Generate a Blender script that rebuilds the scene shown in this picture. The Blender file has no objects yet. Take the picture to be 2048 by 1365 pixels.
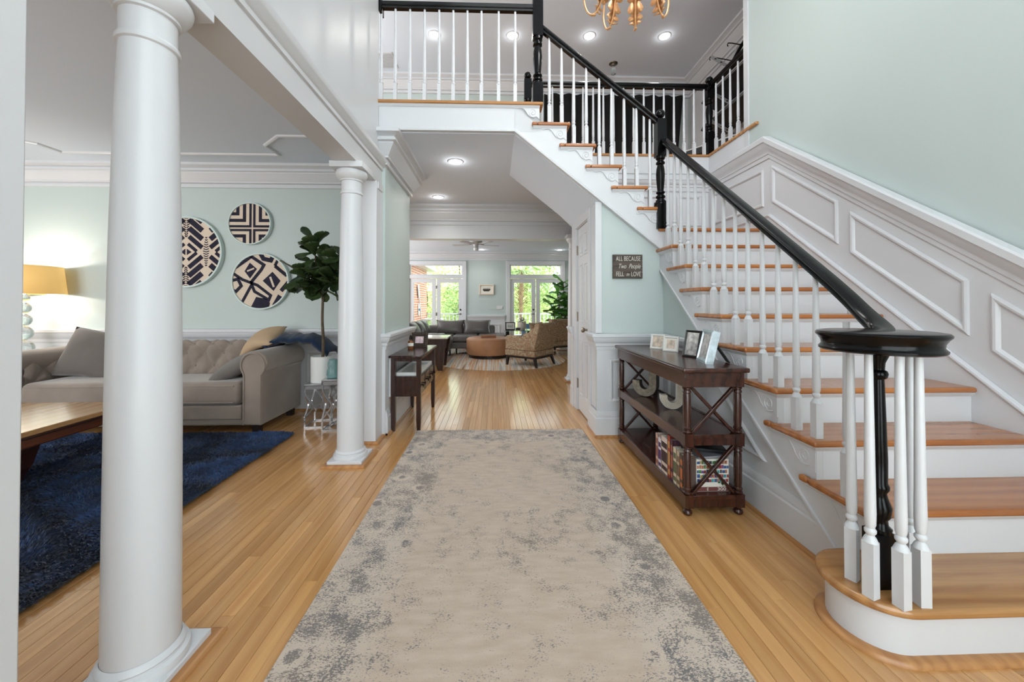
import bpy, bmesh, math, random
from mathutils import Vector, Matrix
from math import sin, cos, pi, radians, sqrt
random.seed(7)
SC = bpy.context.scene
COL = SC.collection

# ------------------------------------------------------------------ camera
cam = bpy.data.cameras.new('camera'); camo = bpy.data.objects.new('camera', cam); COL.objects.link(camo)
cam.sensor_width = 36.0; cam.lens = 750.0/2048*36
cam.shift_x = (1024-1013.4)/2048; cam.shift_y = (599-682.5)/2048
cam.clip_start = 0.05; cam.clip_end = 200
camo.location = (0, 0, 1.2)
camo.rotation_euler = (pi/2+math.atan(.0107), 0, -math.atan(.03125))
SC.camera = camo

# ------------------------------------------------------------------ light and exposure
SC.view_settings.view_transform = 'Standard'; SC.view_settings.look = 'None'
SC.view_settings.gamma = 1; SC.view_settings.exposure = 0.05; SC.view_settings.use_curve_mapping = False
W = bpy.data.worlds.new('sky'); SC.world = W; W.use_nodes = True
bg = W.node_tree.nodes['Background']; bg.inputs[0].default_value = (.93, .97, 1, 1); bg.inputs[1].default_value = 5.0

def area(name, loc, rot, sx, sy, power, col=(1, 1, 1), spread=pi):
    l = bpy.data.lights.new(name, 'AREA'); l.shape = 'RECTANGLE'; l.size = sx; l.size_y = sy
    l.energy = power; l.color = col; l.spread = spread
    o = bpy.data.objects.new(name, l); COL.objects.link(o); o.location = loc; o.rotation_euler = rot
    return o
# added area light, stands in for daylight from the unseen entry behind the camera
area('entry_fill_light', (.75, -1.12, 2.7), (radians(90), 0, 0), 3.0, 4.6, 35, (.97, .985, 1))
# fill added before the windowless front wall of the left room
area('left_room_fill_light', (-4.6, -1.1, 1.5), (radians(90), 0, radians(10)), 2.6, 2.2, 100, (.97, .985, 1), radians(140))
# fill added at the closed left end of the living room to brighten it
area('living_side_fill_light', (-4.3, 8.2, 1.5), (radians(90), 0, radians(-90)), 3.2, 1.8, 140, (.97, .985, 1))
# unseen area light before the solid left wall of the loft
area('loft_side_light', (-2.9, 5.4, 4.5), (radians(90), 0, radians(-90)), 2.0, 1.5, 45, (.97, .985, 1))

def point(name, loc, power, r=.05, col=(1, .96, .9)):
    l = bpy.data.lights.new(name, 'POINT'); l.energy = power; l.shadow_soft_size = r; l.color = col
    o = bpy.data.objects.new(name, l); COL.objects.link(o); o.location = loc; return o
def spot(name, loc, power, ang=120, blend=.6, r=.05, col=(1, .97, .92)):
    l = bpy.data.lights.new(name, 'SPOT'); l.energy = power; l.spot_size = radians(ang); l.spot_blend = blend
    l.shadow_soft_size = r; l.color = col
    o = bpy.data.objects.new(name, l); COL.objects.link(o); o.location = loc; return o

# ------------------------------------------------------------------ materials
def lin(c):
    return tuple(((x/255)/12.92 if x/255 <= .04045 else ((x/255+.055)/1.055)**2.4) for x in c) + (1,)
def newmat(name):
    m = bpy.data.materials.new(name); m.use_nodes = True
    nt = m.node_tree; b = nt.nodes['Principled BSDF']
    return m, nt, b
def N(nt, t, **kw):
    n = nt.nodes.new(t)
    for k, v in kw.items():
        if k.startswith('i_'):
            n.inputs[k[2:].replace('_', ' ')].default_value = v
        else: setattr(n, k, v)
    return n
def L(nt, a, b): nt.links.new(a, b)
def ramp(nt, stops, interp='LINEAR'):
    r = nt.nodes.new('ShaderNodeValToRGB'); r.color_ramp.interpolation = interp
    el = r.color_ramp.elements
    while len(el) < len(stops): el.new(.5)
    for e, (p, c) in zip(el, stops): e.position = p; e.color = c
    return r
def mat(name, col, rough=.5, metal=0, bump=0, bscale=60, var=0, vscale=4, spec=.5, coat=0, sheen=0, emit=None, estr=0, trans=0, ior=1.45, alpha=1):
    m, nt, b = newmat(name)
    c = lin(col)
    b.inputs['Base Color'].default_value = c
    b.inputs['Roughness'].default_value = rough; b.inputs['Metallic'].default_value = metal
    b.inputs['Specular IOR Level'].default_value = spec; b.inputs['Coat Weight'].default_value = coat
    b.inputs['Sheen Weight'].default_value = sheen; b.inputs['Transmission Weight'].default_value = trans
    b.inputs['IOR'].default_value = ior; b.inputs['Alpha'].default_value = alpha
    tc = None
    if var or bump: tc = N(nt, 'ShaderNodeTexCoord')
    if var:
        n = N(nt, 'ShaderNodeTexNoise', i_Scale=vscale, i_Detail=4.0); L(nt, tc.outputs['Object'], n.inputs['Vector'])
        r = ramp(nt, [(.3, tuple(x*(1-var) for x in c[:3])+(1,)), (.7, tuple(min(1, x*(1+var)) for x in c[:3])+(1,))])
        L(nt, n.outputs['Fac'], r.inputs['Fac']); L(nt, r.outputs['Color'], b.inputs['Base Color'])
    if bump:
        n = N(nt, 'ShaderNodeTexNoise', i_Scale=bscale, i_Detail=3.0); L(nt, tc.outputs['Object'], n.inputs['Vector'])
        bp = N(nt, 'ShaderNodeBump', i_Strength=bump, i_Distance=.01); L(nt, n.outputs['Fac'], bp.inputs['Height'])
        L(nt, bp.outputs['Normal'], b.inputs['Normal'])
    if emit:
        b.inputs['Emission Color'].default_value = lin(emit); b.inputs['Emission Strength'].default_value = estr
    return m
def woodmat(name, dark, light, rough=.3, axis='Y', scale=1.0, rnd=None, coat=0, stretch=14, glossvar=False):
    """wood with grain along an axis; rnd: 'OBJ' or 'ISLAND' varies tone from board to board"""
    m, nt, b = newmat(name)
    geo = N(nt, 'ShaderNodeNewGeometry') if rnd else None
    tc = N(nt, 'ShaderNodeTexCoord')
    src = geo.outputs['Position'] if rnd else tc.outputs['Object']
    vec = src
    if rnd:
        rv = N(nt, 'ShaderNodeObjectInfo').outputs['Random'] if rnd == 'OBJ' else geo.outputs['Random Per Island']
        mul = N(nt, 'ShaderNodeMath', operation='MULTIPLY'); mul.inputs[1].default_value = 37.0; L(nt, rv, mul.inputs[0])
        add = N(nt, 'ShaderNodeVectorMath', operation='ADD'); L(nt, src, add.inputs[0]); L(nt, mul.outputs[0], add.inputs[1])
        vec = add.outputs[0]
    mp = N(nt, 'ShaderNodeMapping'); L(nt, vec, mp.inputs['Vector'])
    s = {'X': (1, stretch, stretch), 'Y': (stretch, 1, stretch), 'Z': (stretch, stretch, 1)}[axis]
    mp.inputs['Scale'].default_value = tuple(x*scale for x in s)
    n1 = N(nt, 'ShaderNodeTexNoise', i_Scale=2.0, i_Detail=6.0, i_Roughness=.6, i_Distortion=.6); L(nt, mp.outputs[0], n1.inputs['Vector'])
    w = N(nt, 'ShaderNodeTexWave', i_Scale=.30, i_Distortion=9.0, i_Detail=3.0); w.bands_direction = 'X' if axis != 'X' else 'Y'
    L(nt, mp.outputs[0], w.inputs['Vector'])
    mx = N(nt, 'ShaderNodeMix'); mx.data_type = 'FLOAT'; mx.inputs['Factor'].default_value = .22
    L(nt, n1.outputs['Fac'], mx.inputs[2]); L(nt, w.outputs['Fac'], mx.inputs[3])
    r = ramp(nt, [(.22, lin(dark)), (.78, lin(light))]); L(nt, mx.outputs[0], r.inputs['Fac'])
    out = r.outputs['Color']
    if rnd:
        r2 = ramp(nt, [(0, (.80, .77, .72, 1)), (.3, (.94, .93, .91, 1)), (.7, (1.0, 1.0, 1.0, 1)), (1, (1.07, 1.06, 1.03, 1))]); L(nt, rv, r2.inputs['Fac'])
        mm = N(nt, 'ShaderNodeMix'); mm.data_type = 'RGBA'; mm.blend_type = 'MULTIPLY'; mm.inputs['Factor'].default_value = 1
        L(nt, out, mm.inputs[6]); L(nt, r2.outputs['Color'], mm.inputs[7]); out = mm.outputs[2]
    L(nt, out, b.inputs['Base Color'])
    b.inputs['Roughness'].default_value = rough; b.inputs['Coat Weight'].default_value = coat; b.inputs['Coat Roughness'].default_value = .12
    bp = N(nt, 'ShaderNodeBump', i_Strength=.06, i_Distance=.004); L(nt, n1.outputs['Fac'], bp.inputs['Height']); L(nt, bp.outputs['Normal'], b.inputs['Normal'])
    return m
M = {}
M['teal'] = mat('teal_wall_paint', (191, 202, 199), .45, bump=.03, bscale=220)
M['white'] = mat('white_trim_paint', (213, 214, 217), .32, bump=.02, bscale=90)
M['upwhite'] = mat('white_satin_wall', (206, 207, 209), .3, bump=.05, bscale=6)
M['ceil'] = mat('flat_ceiling_paint', (218, 226, 237), .9)
M['floorA'] = woodmat('oak_board', (190, 136, 82), (220, 170, 112), .2, 'Y', 1.0, 'OBJ', coat=.35)
M['floorB'] = woodmat('oak_board_far', (190, 136, 82), (220, 170, 112), .2, 'Y', 1.0, 'ISLAND', coat=.35)
M['under'] = mat('board_gap', (92, 62, 38), .8)
M['tread'] = woodmat('oak_tread_stain', (150, 88, 44), (188, 122, 66), .24, 'X', 1.0, coat=.3)
M['tread1'] = woodmat('oak_first_tread', (146, 98, 54), (194, 144, 90), .22, 'X', 1.0, coat=.3)
M['nosing'] = woodmat('oak_nosing', (160, 108, 62), (198, 146, 92), .26, 'X', 1.2, coat=.2)
M['shoe'] = woodmat('oak_shoe_moulding', (158, 106, 62), (196, 144, 92), .3, 'Y', 1.2)
M['black'] = mat('black_lacquer', (9, 9, 10), .2, spec=.28, bump=.02, bscale=30)
M['walnut'] = woodmat('dark_mahogany', (38, 17, 12), (74, 37, 26), .25, 'Z', 1.2, coat=.3)
M['walnutY'] = woodmat('dark_mahogany_long', (40, 18, 13), (80, 42, 30), .25, 'Y', 1.2, coat=.3)
M['espresso'] = woodmat('espresso_wood', (34, 18, 15), (62, 36, 30), .26, 'Z', 1.2, coat=.2)
M['velvet'] = mat('taupe_velvet', (142, 128, 117), .75, var=.16, vscale=3.5, bump=.15, bscale=300, sheen=.5)
M['pillowtaupe'] = mat('taupe_cushion_cloth', (104, 97, 92), .8, var=.1, vscale=5, bump=.2, bscale=300, sheen=.3)
M['tan'] = mat('tan_cushion_cloth', (196, 168, 136), .8, bump=.2, bscale=250)
M['navycloth'] = mat('navy_throw_knit', (12, 38, 66), .9, var=.3, vscale=20, bump=.5, bscale=120, sheen=.2)
M['shag'] = mat('navy_shag_pile', (34, 58, 96), .85, var=.6, vscale=9, sheen=.3)
M['chrome'] = mat('polished_silver', (200, 200, 202), .24, metal=.8)
M['nickel'] = mat('brushed_nickel', (150, 140, 128), .3, metal=1)
M['silverframe'] = mat('silver_leaf', (180, 190, 195), .3, metal=.8, var=.2, vscale=40)
M['ceramic'] = mat('white_ceramic', (228, 228, 226), .35)
M['bark'] = mat('fig_bark', (96, 80, 64), .85, var=.25, vscale=30, bump=.5, bscale=60)
M['leafdark'] = mat('fig_leaf_dark', (58, 76, 42), .42, var=.35, vscale=7)
M['leafgreen'] = mat('fig_leaf_green', (84, 142, 56), .4, var=.35, vscale=7)
M['soil'] = mat('potting_soil', (48, 38, 30), .95, bump=.6, bscale=60)
M['glassblue'] = mat('aqua_bubble_glass', (170, 214, 214), .08, trans=.75, ior=1.45, bump=.5, bscale=45)
M['glass'] = mat('clear_glass', (235, 245, 245), .02, trans=1, ior=1.45)
M['shade'] = mat('amber_lampshade', (224, 186, 120), .8, bump=.1, bscale=200, emit=(236, 188, 108), estr=.5)
M['cream'] = mat('cream_print_cloth', (222, 204, 184), .8, bump=.08, bscale=200)
M['ink'] = mat('navy_print_ink', (30, 28, 48), .8, var=.3, vscale=14)
M['hoop'] = mat('pale_hoop', (206, 220, 216), .5)
M['leather'] = mat('grey_leather', (102, 97, 93), .33, var=.12, vscale=5, bump=.12, bscale=40)
M['tanleather'] = mat('tan_leather', (182, 132, 96), .45, var=.1, vscale=6, bump=.1, bscale=60)
M['brownleather'] = mat('brown_leather', (146, 96, 64), .5)
M['darkfoot'] = mat('dark_wood_foot', (34, 22, 18), .4)
M['led'] = mat('lit_lamp_lens', (255, 250, 240), .5, emit=(255, 248, 236), estr=14)
M['gold'] = mat('antique_gold', (222, 172, 122), .45, metal=.35, var=.2, vscale=20)
M['blackcloth'] = mat('black_drape', (12, 12, 13), .9, var=.4, vscale=3)
M['blackplastic'] = mat('black_plastic', (20, 20, 22), .4)
M['slot'] = mat('slotted_steel', (190, 190, 192), .4, metal=.3)
M['photo'] = mat('photo_print', (214, 196, 178), .4, var=.4, vscale=26)
M['photobw'] = mat('photo_print_grey', (188, 184, 180), .4, var=.55, vscale=30)
M['photopink'] = mat('photo_print_pink', (222, 196, 200), .4, var=.35, vscale=34)
M['paper'] = mat('white_mount_board', (232, 228, 218), .7)
M['zinc'] = mat('grey_tin_letter', (142, 132, 118), .55, metal=.1, var=.3, vscale=40, bump=.3, bscale=60)
M['letterside'] = mat('dark_tin_side', (70, 66, 62), .5, metal=.4)
M['letterwhite'] = mat('cream_letter_front', (206, 194, 176), .6, var=.12, vscale=30)
M['letteredge'] = mat('white_letter_edge', (222, 220, 214), .4)
M['signwood'] = woodmat('weathered_sign_board', (50, 46, 42), (98, 84, 74), .7, 'X', 2.0)
M['chalk'] = mat('chalk_lettering', (206, 202, 192), .8)
M['green'] = mat('garden_leaf', (158, 184, 116), .7, var=.45, vscale=1.5)
M['greenpale'] = mat('spring_leaf', (206, 216, 146), .7, var=.35, vscale=1.2)
M['palm'] = mat('palm_frond', (138, 164, 104), .6, var=.35, vscale=3)
M['palmtrunk'] = mat('palm_trunk', (150, 124, 92), .9, var=.35, vscale=9, bump=.6, bscale=20)
M['grass'] = mat('garden_ground', (150, 160, 96), .95, var=.35, vscale=2)
M['deck'] = mat('grey_deck', (170, 165, 160), .7)
M['bluepot'] = mat('blue_glazed_pot', (36, 78, 112), .3)
M['stonepot'] = mat('stone_flower_pot', (214, 204, 192), .7, var=.12, vscale=12)
M['amber'] = mat('amber_bottle', (120, 74, 44), .15)
M['bronze'] = mat('bronze_frame', (66, 54, 46), .45, metal=.3, bump=.8, bscale=70, var=.3, vscale=60)
M['grout'] = mat('fan_grey', (196, 196, 198), .5)
def brickmat():
    m, nt, b = newmat('red_brick_wall'); tc = N(nt, 'ShaderNodeTexCoord')
    mp = N(nt, 'ShaderNodeMapping'); mp.inputs['Rotation'].default_value = (pi/2, 0, pi/2); L(nt, tc.outputs['Object'], mp.inputs['Vector'])
    sep = N(nt, 'ShaderNodeSeparateXYZ'); L(nt, tc.outputs['Object'], sep.inputs[0])
    cmb = N(nt, 'ShaderNodeCombineXYZ'); L(nt, sep.outputs['Y'], cmb.inputs[0]); L(nt, sep.outputs['Z'], cmb.inputs[1])
    t = N(nt, 'ShaderNodeTexBrick', i_Scale=1.0); L(nt, cmb.outputs[0], t.inputs['Vector'])
    t.inputs['Brick Width'].default_value = .21; t.inputs['Row Height'].default_value = .075; t.inputs['Mortar Size'].default_value = .011
    t.inputs['Color1'].default_value = lin((176, 104, 74)); t.inputs['Color2'].default_value = lin((200, 128, 92)); t.inputs['Mortar'].default_value = lin((214, 200, 186))
    L(nt, t.outputs['Color'], b.inputs['Base Color']); b.inputs['Roughness'].default_value = .9
    bp = N(nt, 'ShaderNodeBump', i_Strength=.5, i_Distance=.01); bp.invert = True
    L(nt, t.outputs['Fac'], bp.inputs['Height']); L(nt, bp.outputs['Normal'], b.inputs['Normal'])
    return m
M['brick'] = brickmat()
def paisley():
    m, nt, b = newmat('paisley_upholstery'); tc = N(nt, 'ShaderNodeTexCoord')
    ns = N(nt, 'ShaderNodeTexNoise', i_Scale=5.0, i_Detail=2.0); L(nt, tc.outputs['Object'], ns.inputs['Vector'])
    mixv = N(nt, 'ShaderNodeMix'); mixv.data_type = 'VECTOR'; mixv.inputs['Factor'].default_value = .12
    L(nt, tc.outputs['Object'], mixv.inputs[4]); L(nt, ns.outputs['Color'], mixv.inputs[5])
    v = N(nt, 'ShaderNodeTexVoronoi', i_Scale=4.5); L(nt, mixv.outputs[1], v.inputs['Vector'])
    mu = N(nt, 'ShaderNodeMath', operation='MULTIPLY'); mu.inputs[1].default_value = 40; L(nt, v.outputs['Distance'], mu.inputs[0])
    si = N(nt, 'ShaderNodeMath', operation='SINE'); L(nt, mu.outputs[0], si.inputs[0])
    n2 = N(nt, 'ShaderNodeTexNoise', i_Scale=38.0, i_Detail=2.0); L(nt, tc.outputs['Object'], n2.inputs['Vector'])
    ad = N(nt, 'ShaderNodeMath', operation='MULTIPLY_ADD'); ad.inputs[1].default_value = .2; L(nt, si.outputs[0], ad.inputs[0]); L(nt, n2.outputs['Fac'], ad.inputs[2])
    r = ramp(nt, [(.15, lin((126, 98, 76))), (.42, lin((168, 134, 104))), (.6, lin((158, 140, 116))), (.85, lin((194, 172, 140)))]); L(nt, ad.outputs[0], r.inputs['Fac'])
    L(nt, r.outputs['Color'], b.inputs['Base Color']); b.inputs['Roughness'].default_value = .85
    return m
M['paisley'] = paisley()
def stripes():
    m, nt, b = newmat('striped_round_rug'); tc = N(nt, 'ShaderNodeTexCoord')
    mp = N(nt, 'ShaderNodeMapping'); mp.inputs['Scale'].default_value = (4.5, .10, 1); mp.inputs['Rotation'].default_value = (0, 0, 0); L(nt, tc.outputs['Object'], mp.inputs['Vector'])
    n = N(nt, 'ShaderNodeTexNoise', i_Scale=2.6, i_Detail=2.0, i_Roughness=.4); L(nt, mp.outputs[0], n.inputs['Vector'])
    r = ramp(nt, [(.30, lin((150, 110, 84))), (.40, lin((222, 210, 190))), (.48, lin((204, 152, 108))), (.54, lin((232, 226, 214))), (.62, lin((182, 180, 174))), (.72, lin((214, 176, 136)))]); L(nt, n.outputs['Fac'], r.inputs['Fac'])
    L(nt, r.outputs['Color'], b.inputs['Base Color']); b.inputs['Roughness'].default_value = .95
    return m
M['stripes'] = stripes()
def rugmat():
    """faded oriental runner: beige field, grey distressed border with rosettes and a broken medallion band"""
    m, nt, b = newmat('distressed_rug'); tc = N(nt, 'ShaderNodeTexCoord')
    sep = N(nt, 'ShaderNodeSeparateXYZ'); L(nt, tc.outputs['Object'], sep.inputs[0])
    def mth(op, a, bb=None, cc=None):
        n = N(nt, 'ShaderNodeMath', operation=op)
        for i, q in enumerate((a, bb, cc)):
            if q is None: continue
            if isinstance(q, (int, float)): n.inputs[i].default_value = q
            else: L(nt, q, n.inputs[i])
        return n.outputs[0]
    hx, hy = RUG_W/2, RUG_L/2
    ax = mth('ABSOLUTE', sep.outputs['X']); ay = mth('ABSOLUTE', sep.outputs['Y'])
    edge = mth('MINIMUM', mth('SUBTRACT', hx, ax), mth('SUBTRACT', hy, ay))       # distance to the rug edge
    def sstep(x, a, c):
        r = N(nt, 'ShaderNodeMapRange', interpolation_type='SMOOTHSTEP'); r.inputs['From Min'].default_value = a; r.inputs['From Max'].default_value = c
        L(nt, x, r.inputs['Value']); return r.outputs[0]
    border = mth('SUBTRACT', 1.0, sstep(edge, .22, .36))
    line = mth('MULTIPLY', sstep(edge, .30, .315), mth('SUBTRACT', 1.0, sstep(edge, .33, .345)))
    # medallion: rounded-diamond ring in the field
    md = mth('POWER', mth('ADD', mth('POWER', mth('MULTIPLY', ax, 1.35), 1.5), mth('POWER', mth('ABSOLUTE', mth('SUBTRACT', sep.outputs['Y'], .30)), 1.5)), .667)
    ring = mth('MULTIPLY', sstep(md, .50, .60), mth('SUBTRACT', 1.0, sstep(md, .66, .80)))
    # fine distress in weft direction
    mp = N(nt, 'ShaderNodeMapping'); mp.inputs['Scale'].default_value = (1, 1.9, 1); L(nt, tc.outputs['Object'], mp.inputs['Vector'])
    fine = N(nt, 'ShaderNodeTexNoise', i_Scale=120.0, i_Detail=4.0, i_Roughness=.7); L(nt, mp.outputs[0], fine.inputs['Vector'])
    blot = N(nt, 'ShaderNodeTexNoise', i_Scale=8.5, i_Detail=4.0, i_Roughness=.65); L(nt, tc.outputs['Object'], blot.inputs['Vector'])
    big = N(nt, 'ShaderNodeTexNoise', i_Scale=1.7, i_Detail=2.0); L(nt, tc.outputs['Object'], big.inputs['Vector'])
    # rosettes
    v = N(nt, 'ShaderNodeTexVoronoi', i_Scale=5.2, i_Randomness=.55); L(nt, tc.outputs['Object'], v.inputs['Vector'])
    ros = mth('SUBTRACT', mth('MULTIPLY', mth('SUBTRACT', 1.0, sstep(v.outputs['Distance'], .10, .16)), 1.5), mth('MULTIPLY', sstep(v.outputs['Distance'], .14, .18), mth('SUBTRACT', 1.0, sstep(v.outputs['Distance'], .24, .30))))
    dens = mth('ADD', mth('MULTIPLY', border, .15), mth('MULTIPLY', ring, .06))
    dens = mth('ADD', dens, mth('MULTIPLY', line, .05))
    dens = mth('ADD', dens, mth('MULTIPLY', mth('MULTIPLY', ros, mth('ADD', mth('MULTIPLY', border, .8), .35)), .085))
    dens = mth('ADD', dens, mth('MULTIPLY', mth('SUBTRACT', blot.outputs['Fac'], .5), .78))
    dens = mth('ADD', dens, mth('MULTIPLY', mth('SUBTRACT', big.outputs['Fac'], .5), .22))
    val = mth('ADD', mth('ADD', mth('MULTIPLY', mth('SUBTRACT', fine.outputs['Fac'], .5), 1.25), .5), dens)
    mask = sstep(val, .60, .73)
    wr = N(nt, 'ShaderNodeTexNoise', i_Scale=9.0, i_Detail=5.0); mp2 = N(nt, 'ShaderNodeMapping'); mp2.inputs['Scale'].default_value = (1, 3.5, 1)
    L(nt, tc.outputs['Object'], mp2.inputs['Vector']); L(nt, mp2.outputs[0], wr.inputs['Vector'])
    base = ramp(nt, [(.3, lin((190, 169, 150))), (.7, lin((205, 186, 168)))]); L(nt, wr.outputs['Fac'], base.inputs['Fac'])
    pale = N(nt, 'ShaderNodeMix'); pale.data_type = 'RGBA'; L(nt, mth('MULTIPLY', border, .45), pale.inputs['Factor']); L(nt, base.outputs['Color'], pale.inputs[6]); pale.inputs[7].default_value = lin((214, 199, 184))
    darkc = ramp(nt, [(.4, lin((86, 88, 94))), (.6, lin((112, 102, 96)))]); L(nt, big.outputs['Fac'], darkc.inputs['Fac'])
    mx = N(nt, 'ShaderNodeMix'); mx.data_type = 'RGBA'; L(nt, mth('MULTIPLY', mask, .85), mx.inputs['Factor']); L(nt, pale.outputs[2], mx.inputs[6]); L(nt, darkc.outputs['Color'], mx.inputs[7])
    L(nt, mx.outputs[2], b.inputs['Base Color']); b.inputs['Roughness'].default_value = .95; b.inputs['Sheen Weight'].default_value = .2
    pile = N(nt, 'ShaderNodeTexNoise', i_Scale=420.0, i_Detail=2.0); L(nt, tc.outputs['Object'], pile.inputs['Vector'])
    bp = N(nt, 'ShaderNodeBump', i_Strength=.5, i_Distance=.004); L(nt, pile.outputs['Fac'], bp.inputs['Height']); L(nt, bp.outputs['Normal'], b.inputs['Normal'])
    return m
RUG_W, RUG_L = 1.552, 2.72
M['rug'] = rugmat()
def simplemat(key, name, col, rough=.6, **k): M[key] = mat(name, col, rough, **k); return M[key]
# ------------------------------------------------------------------ geometry helpers
class MB:
    """collects simple shapes and links them as one mesh object"""
    def __init__(s): s.v = []; s.f = []
    def add(s, vs, fs):
        o = len(s.v); s.v += [tuple(p) for p in vs]; s.f += [tuple(i+o for i in q) for q in fs]; return s
    def box(s, x0, x1, y0, y1, z0, z1):
        return s.add([(x0,y0,z0),(x1,y0,z0),(x1,y1,z0),(x0,y1,z0),(x0,y0,z1),(x1,y0,z1),(x1,y1,z1),(x0,y1,z1)],
                     [(3,2,1,0),(4,5,6,7),(0,1,5,4),(1,2,6,5),(2,3,7,6),(3,0,4,7)])
    def obox(s, c, size, mtx=None):
        hx, hy, hz = (q/2 for q in size); m = mtx or Matrix()
        vs = [m @ Vector(p) + Vector(c) for p in [(-hx,-hy,-hz),(hx,-hy,-hz),(hx,hy,-hz),(-hx,hy,-hz),(-hx,-hy,hz),(hx,-hy,hz),(hx,hy,hz),(-hx,hy,hz)]]
        return s.add(vs, [(3,2,1,0),(4,5,6,7),(0,1,5,4),(1,2,6,5),(2,3,7,6),(3,0,4,7)])
    def bar(s, p0, p1, w, h, upv=(0,0,1)):
        p0, p1 = Vector(p0), Vector(p1); d = (p1-p0).normalized(); u = Vector(upv)
        if abs(d.dot(u)) > .99: u = Vector((1,0,0))
        r = d.cross(u).normalized(); u = r.cross(d).normalized()
        vs = [q + r*a*w/2 + u*b*h/2 for q in (p0, p1) for a, b in ((-1,-1),(1,-1),(1,1),(-1,1))]
        return s.add(vs, [(0,1,2,3),(7,6,5,4),(0,4,5,1),(1,5,6,2),(2,6,7,3),(3,7,4,0)])
    def lathe(s, prof, c=(0,0,0), n=16, cap=True, axis='Z', a0=0.0):
        """prof: list of (radius, height)"""
        vs = []; fs = []; k = len(prof)
        for r, h in prof:
            for i in range(n):
                a = a0+2*pi*i/n; x, y = r*cos(a), r*sin(a)
                p = {'Z': (x, y, h), 'X': (h, x, y), 'Y': (x, h, -y) if True else None}[axis]
                vs.append((p[0]+c[0], p[1]+c[1], p[2]+c[2]))
        for j in range(k-1):
            for i in range(n):
                fs.append((j*n+i, j*n+(i+1)%n, (j+1)*n+(i+1)%n, (j+1)*n+i))
        if cap: fs.append(tuple(range(n-1,-1,-1))); fs.append(tuple((k-1)*n+i for i in range(n)))
        return s.add(vs, fs)
    def prism(s, poly, axis, a, b):
        """poly: 2d outline; axis X: (y,z), Y: (x,z), Z: (x,y)"""
        def P(p, t): return {'X': (t,p[0],p[1]), 'Y': (p[0],t,p[1]), 'Z': (p[0],p[1],t)}[axis]
        n = len(poly); vs = [P(p, a) for p in poly]+[P(p, b) for p in poly]
        fs = [tuple(range(n-1,-1,-1)), tuple(range(n, 2*n))]+[(i,(i+1)%n,n+(i+1)%n,n+i) for i in range(n)]
        return s.add(vs, fs)
    def tube(s, pts, r, n=8, cap=True, squash=1.0):
        pts = [Vector(p) for p in pts]; vs = []; fs = []; k = len(pts)
        rr = r if isinstance(r, (list, tuple)) else [r]*k
        prev = None
        for j, p in enumerate(pts):
            t = (pts[min(j+1,k-1)]-pts[max(j-1,0)]).normalized()
            if prev is None:
                u = Vector((0,0,1)) if abs(t.z) < .9 else Vector((1,0,0))
            else: u = prev
            u = (u - t*u.dot(t)).normalized(); w = t.cross(u); prev = u
            for i in range(n):
                a = 2*pi*i/n; vs.append(p + u*cos(a)*rr[j] + w*sin(a)*rr[j]*squash)
        for j in range(k-1):
            for i in range(n): fs.append((j*n+i, j*n+(i+1)%n, (j+1)*n+(i+1)%n, (j+1)*n+i))
        if cap: fs.append(tuple(range(n-1,-1,-1))); fs.append(tuple((k-1)*n+i for i in range(n)))
        return s.add(vs, fs)
    def sphere(s, c, r, n=14, m=8, sz=1.0):
        prof = [(max(1e-4, r*sin(pi*i/m)), -r*sz*cos(pi*i/m)) for i in range(m+1)]
        return s.lathe(prof, c, n)
    def sweep(s, path, prof, side=1, closed=False, cap=True):
        """moulding: prof = (out, up) pairs, out is horizontal, left of travel for side=1"""
        P = [Vector(p) for p in path]; k = len(P); m = len(prof); vs = []; fs = []
        def nrm(a, b):
            d = Vector((b.x-a.x, b.y-a.y, 0)); d.normalize(); return Vector((-d.y, d.x, 0))*side
        for j in range(k):
            ns = []
            if closed or j > 0: ns.append(nrm(P[j-1], P[j]))
            if closed or j < k-1: ns.append(nrm(P[j], P[(j+1) % k]))
            if len(ns) == 2:
                q = ns[0]+ns[1]; q = q/(1+ns[0].dot(ns[1])) if 1+ns[0].dot(ns[1]) > .05 else ns[0]
            else: q = ns[0]
            for o, u in prof: vs.append(P[j]+q*o+Vector((0,0,u)))
        for j in range(k if closed else k-1):
            a, b = j*m, ((j+1) % k)*m
            for i in range(m-1): fs.append((a+i, a+i+1, b+i+1, b+i))
            fs.append((a+m-1, a, b, b+m-1))
        if cap and not closed: fs.append(tuple(range(m))); fs.append(tuple((k-1)*m+i for i in range(m-1,-1,-1)))
        return s.add(vs, fs)
    def frame(s, pts, n, prof):
        """picture-frame moulding round a flat closed outline; prof = (inset, proud)"""
        P = [Vector(p) for p in pts]; k = len(P); n = Vector(n).normalized(); m = len(prof); vs = []; fs = []
        cen = sum(P, Vector())/k
        for j in range(k):
            d1 = (P[j]-P[j-1]).normalized(); d2 = (P[(j+1)%k]-P[j]).normalized()
            n1 = n.cross(d1); n2 = n.cross(d2)
            if n1.dot(cen-P[j]) < 0: n1 = -n1
            if n2.dot(cen-P[j]) < 0: n2 = -n2
            q = (n1+n2)/(1+n1.dot(n2))
            for o, h in prof: vs.append(P[j]+q*o+n*h)
        for j in range(k):
            a, b = j*m, ((j+1)%k)*m
            for i in range(m-1): fs.append((a+i, a+i+1, b+i+1, b+i))
        return s.add(vs, fs)
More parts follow.
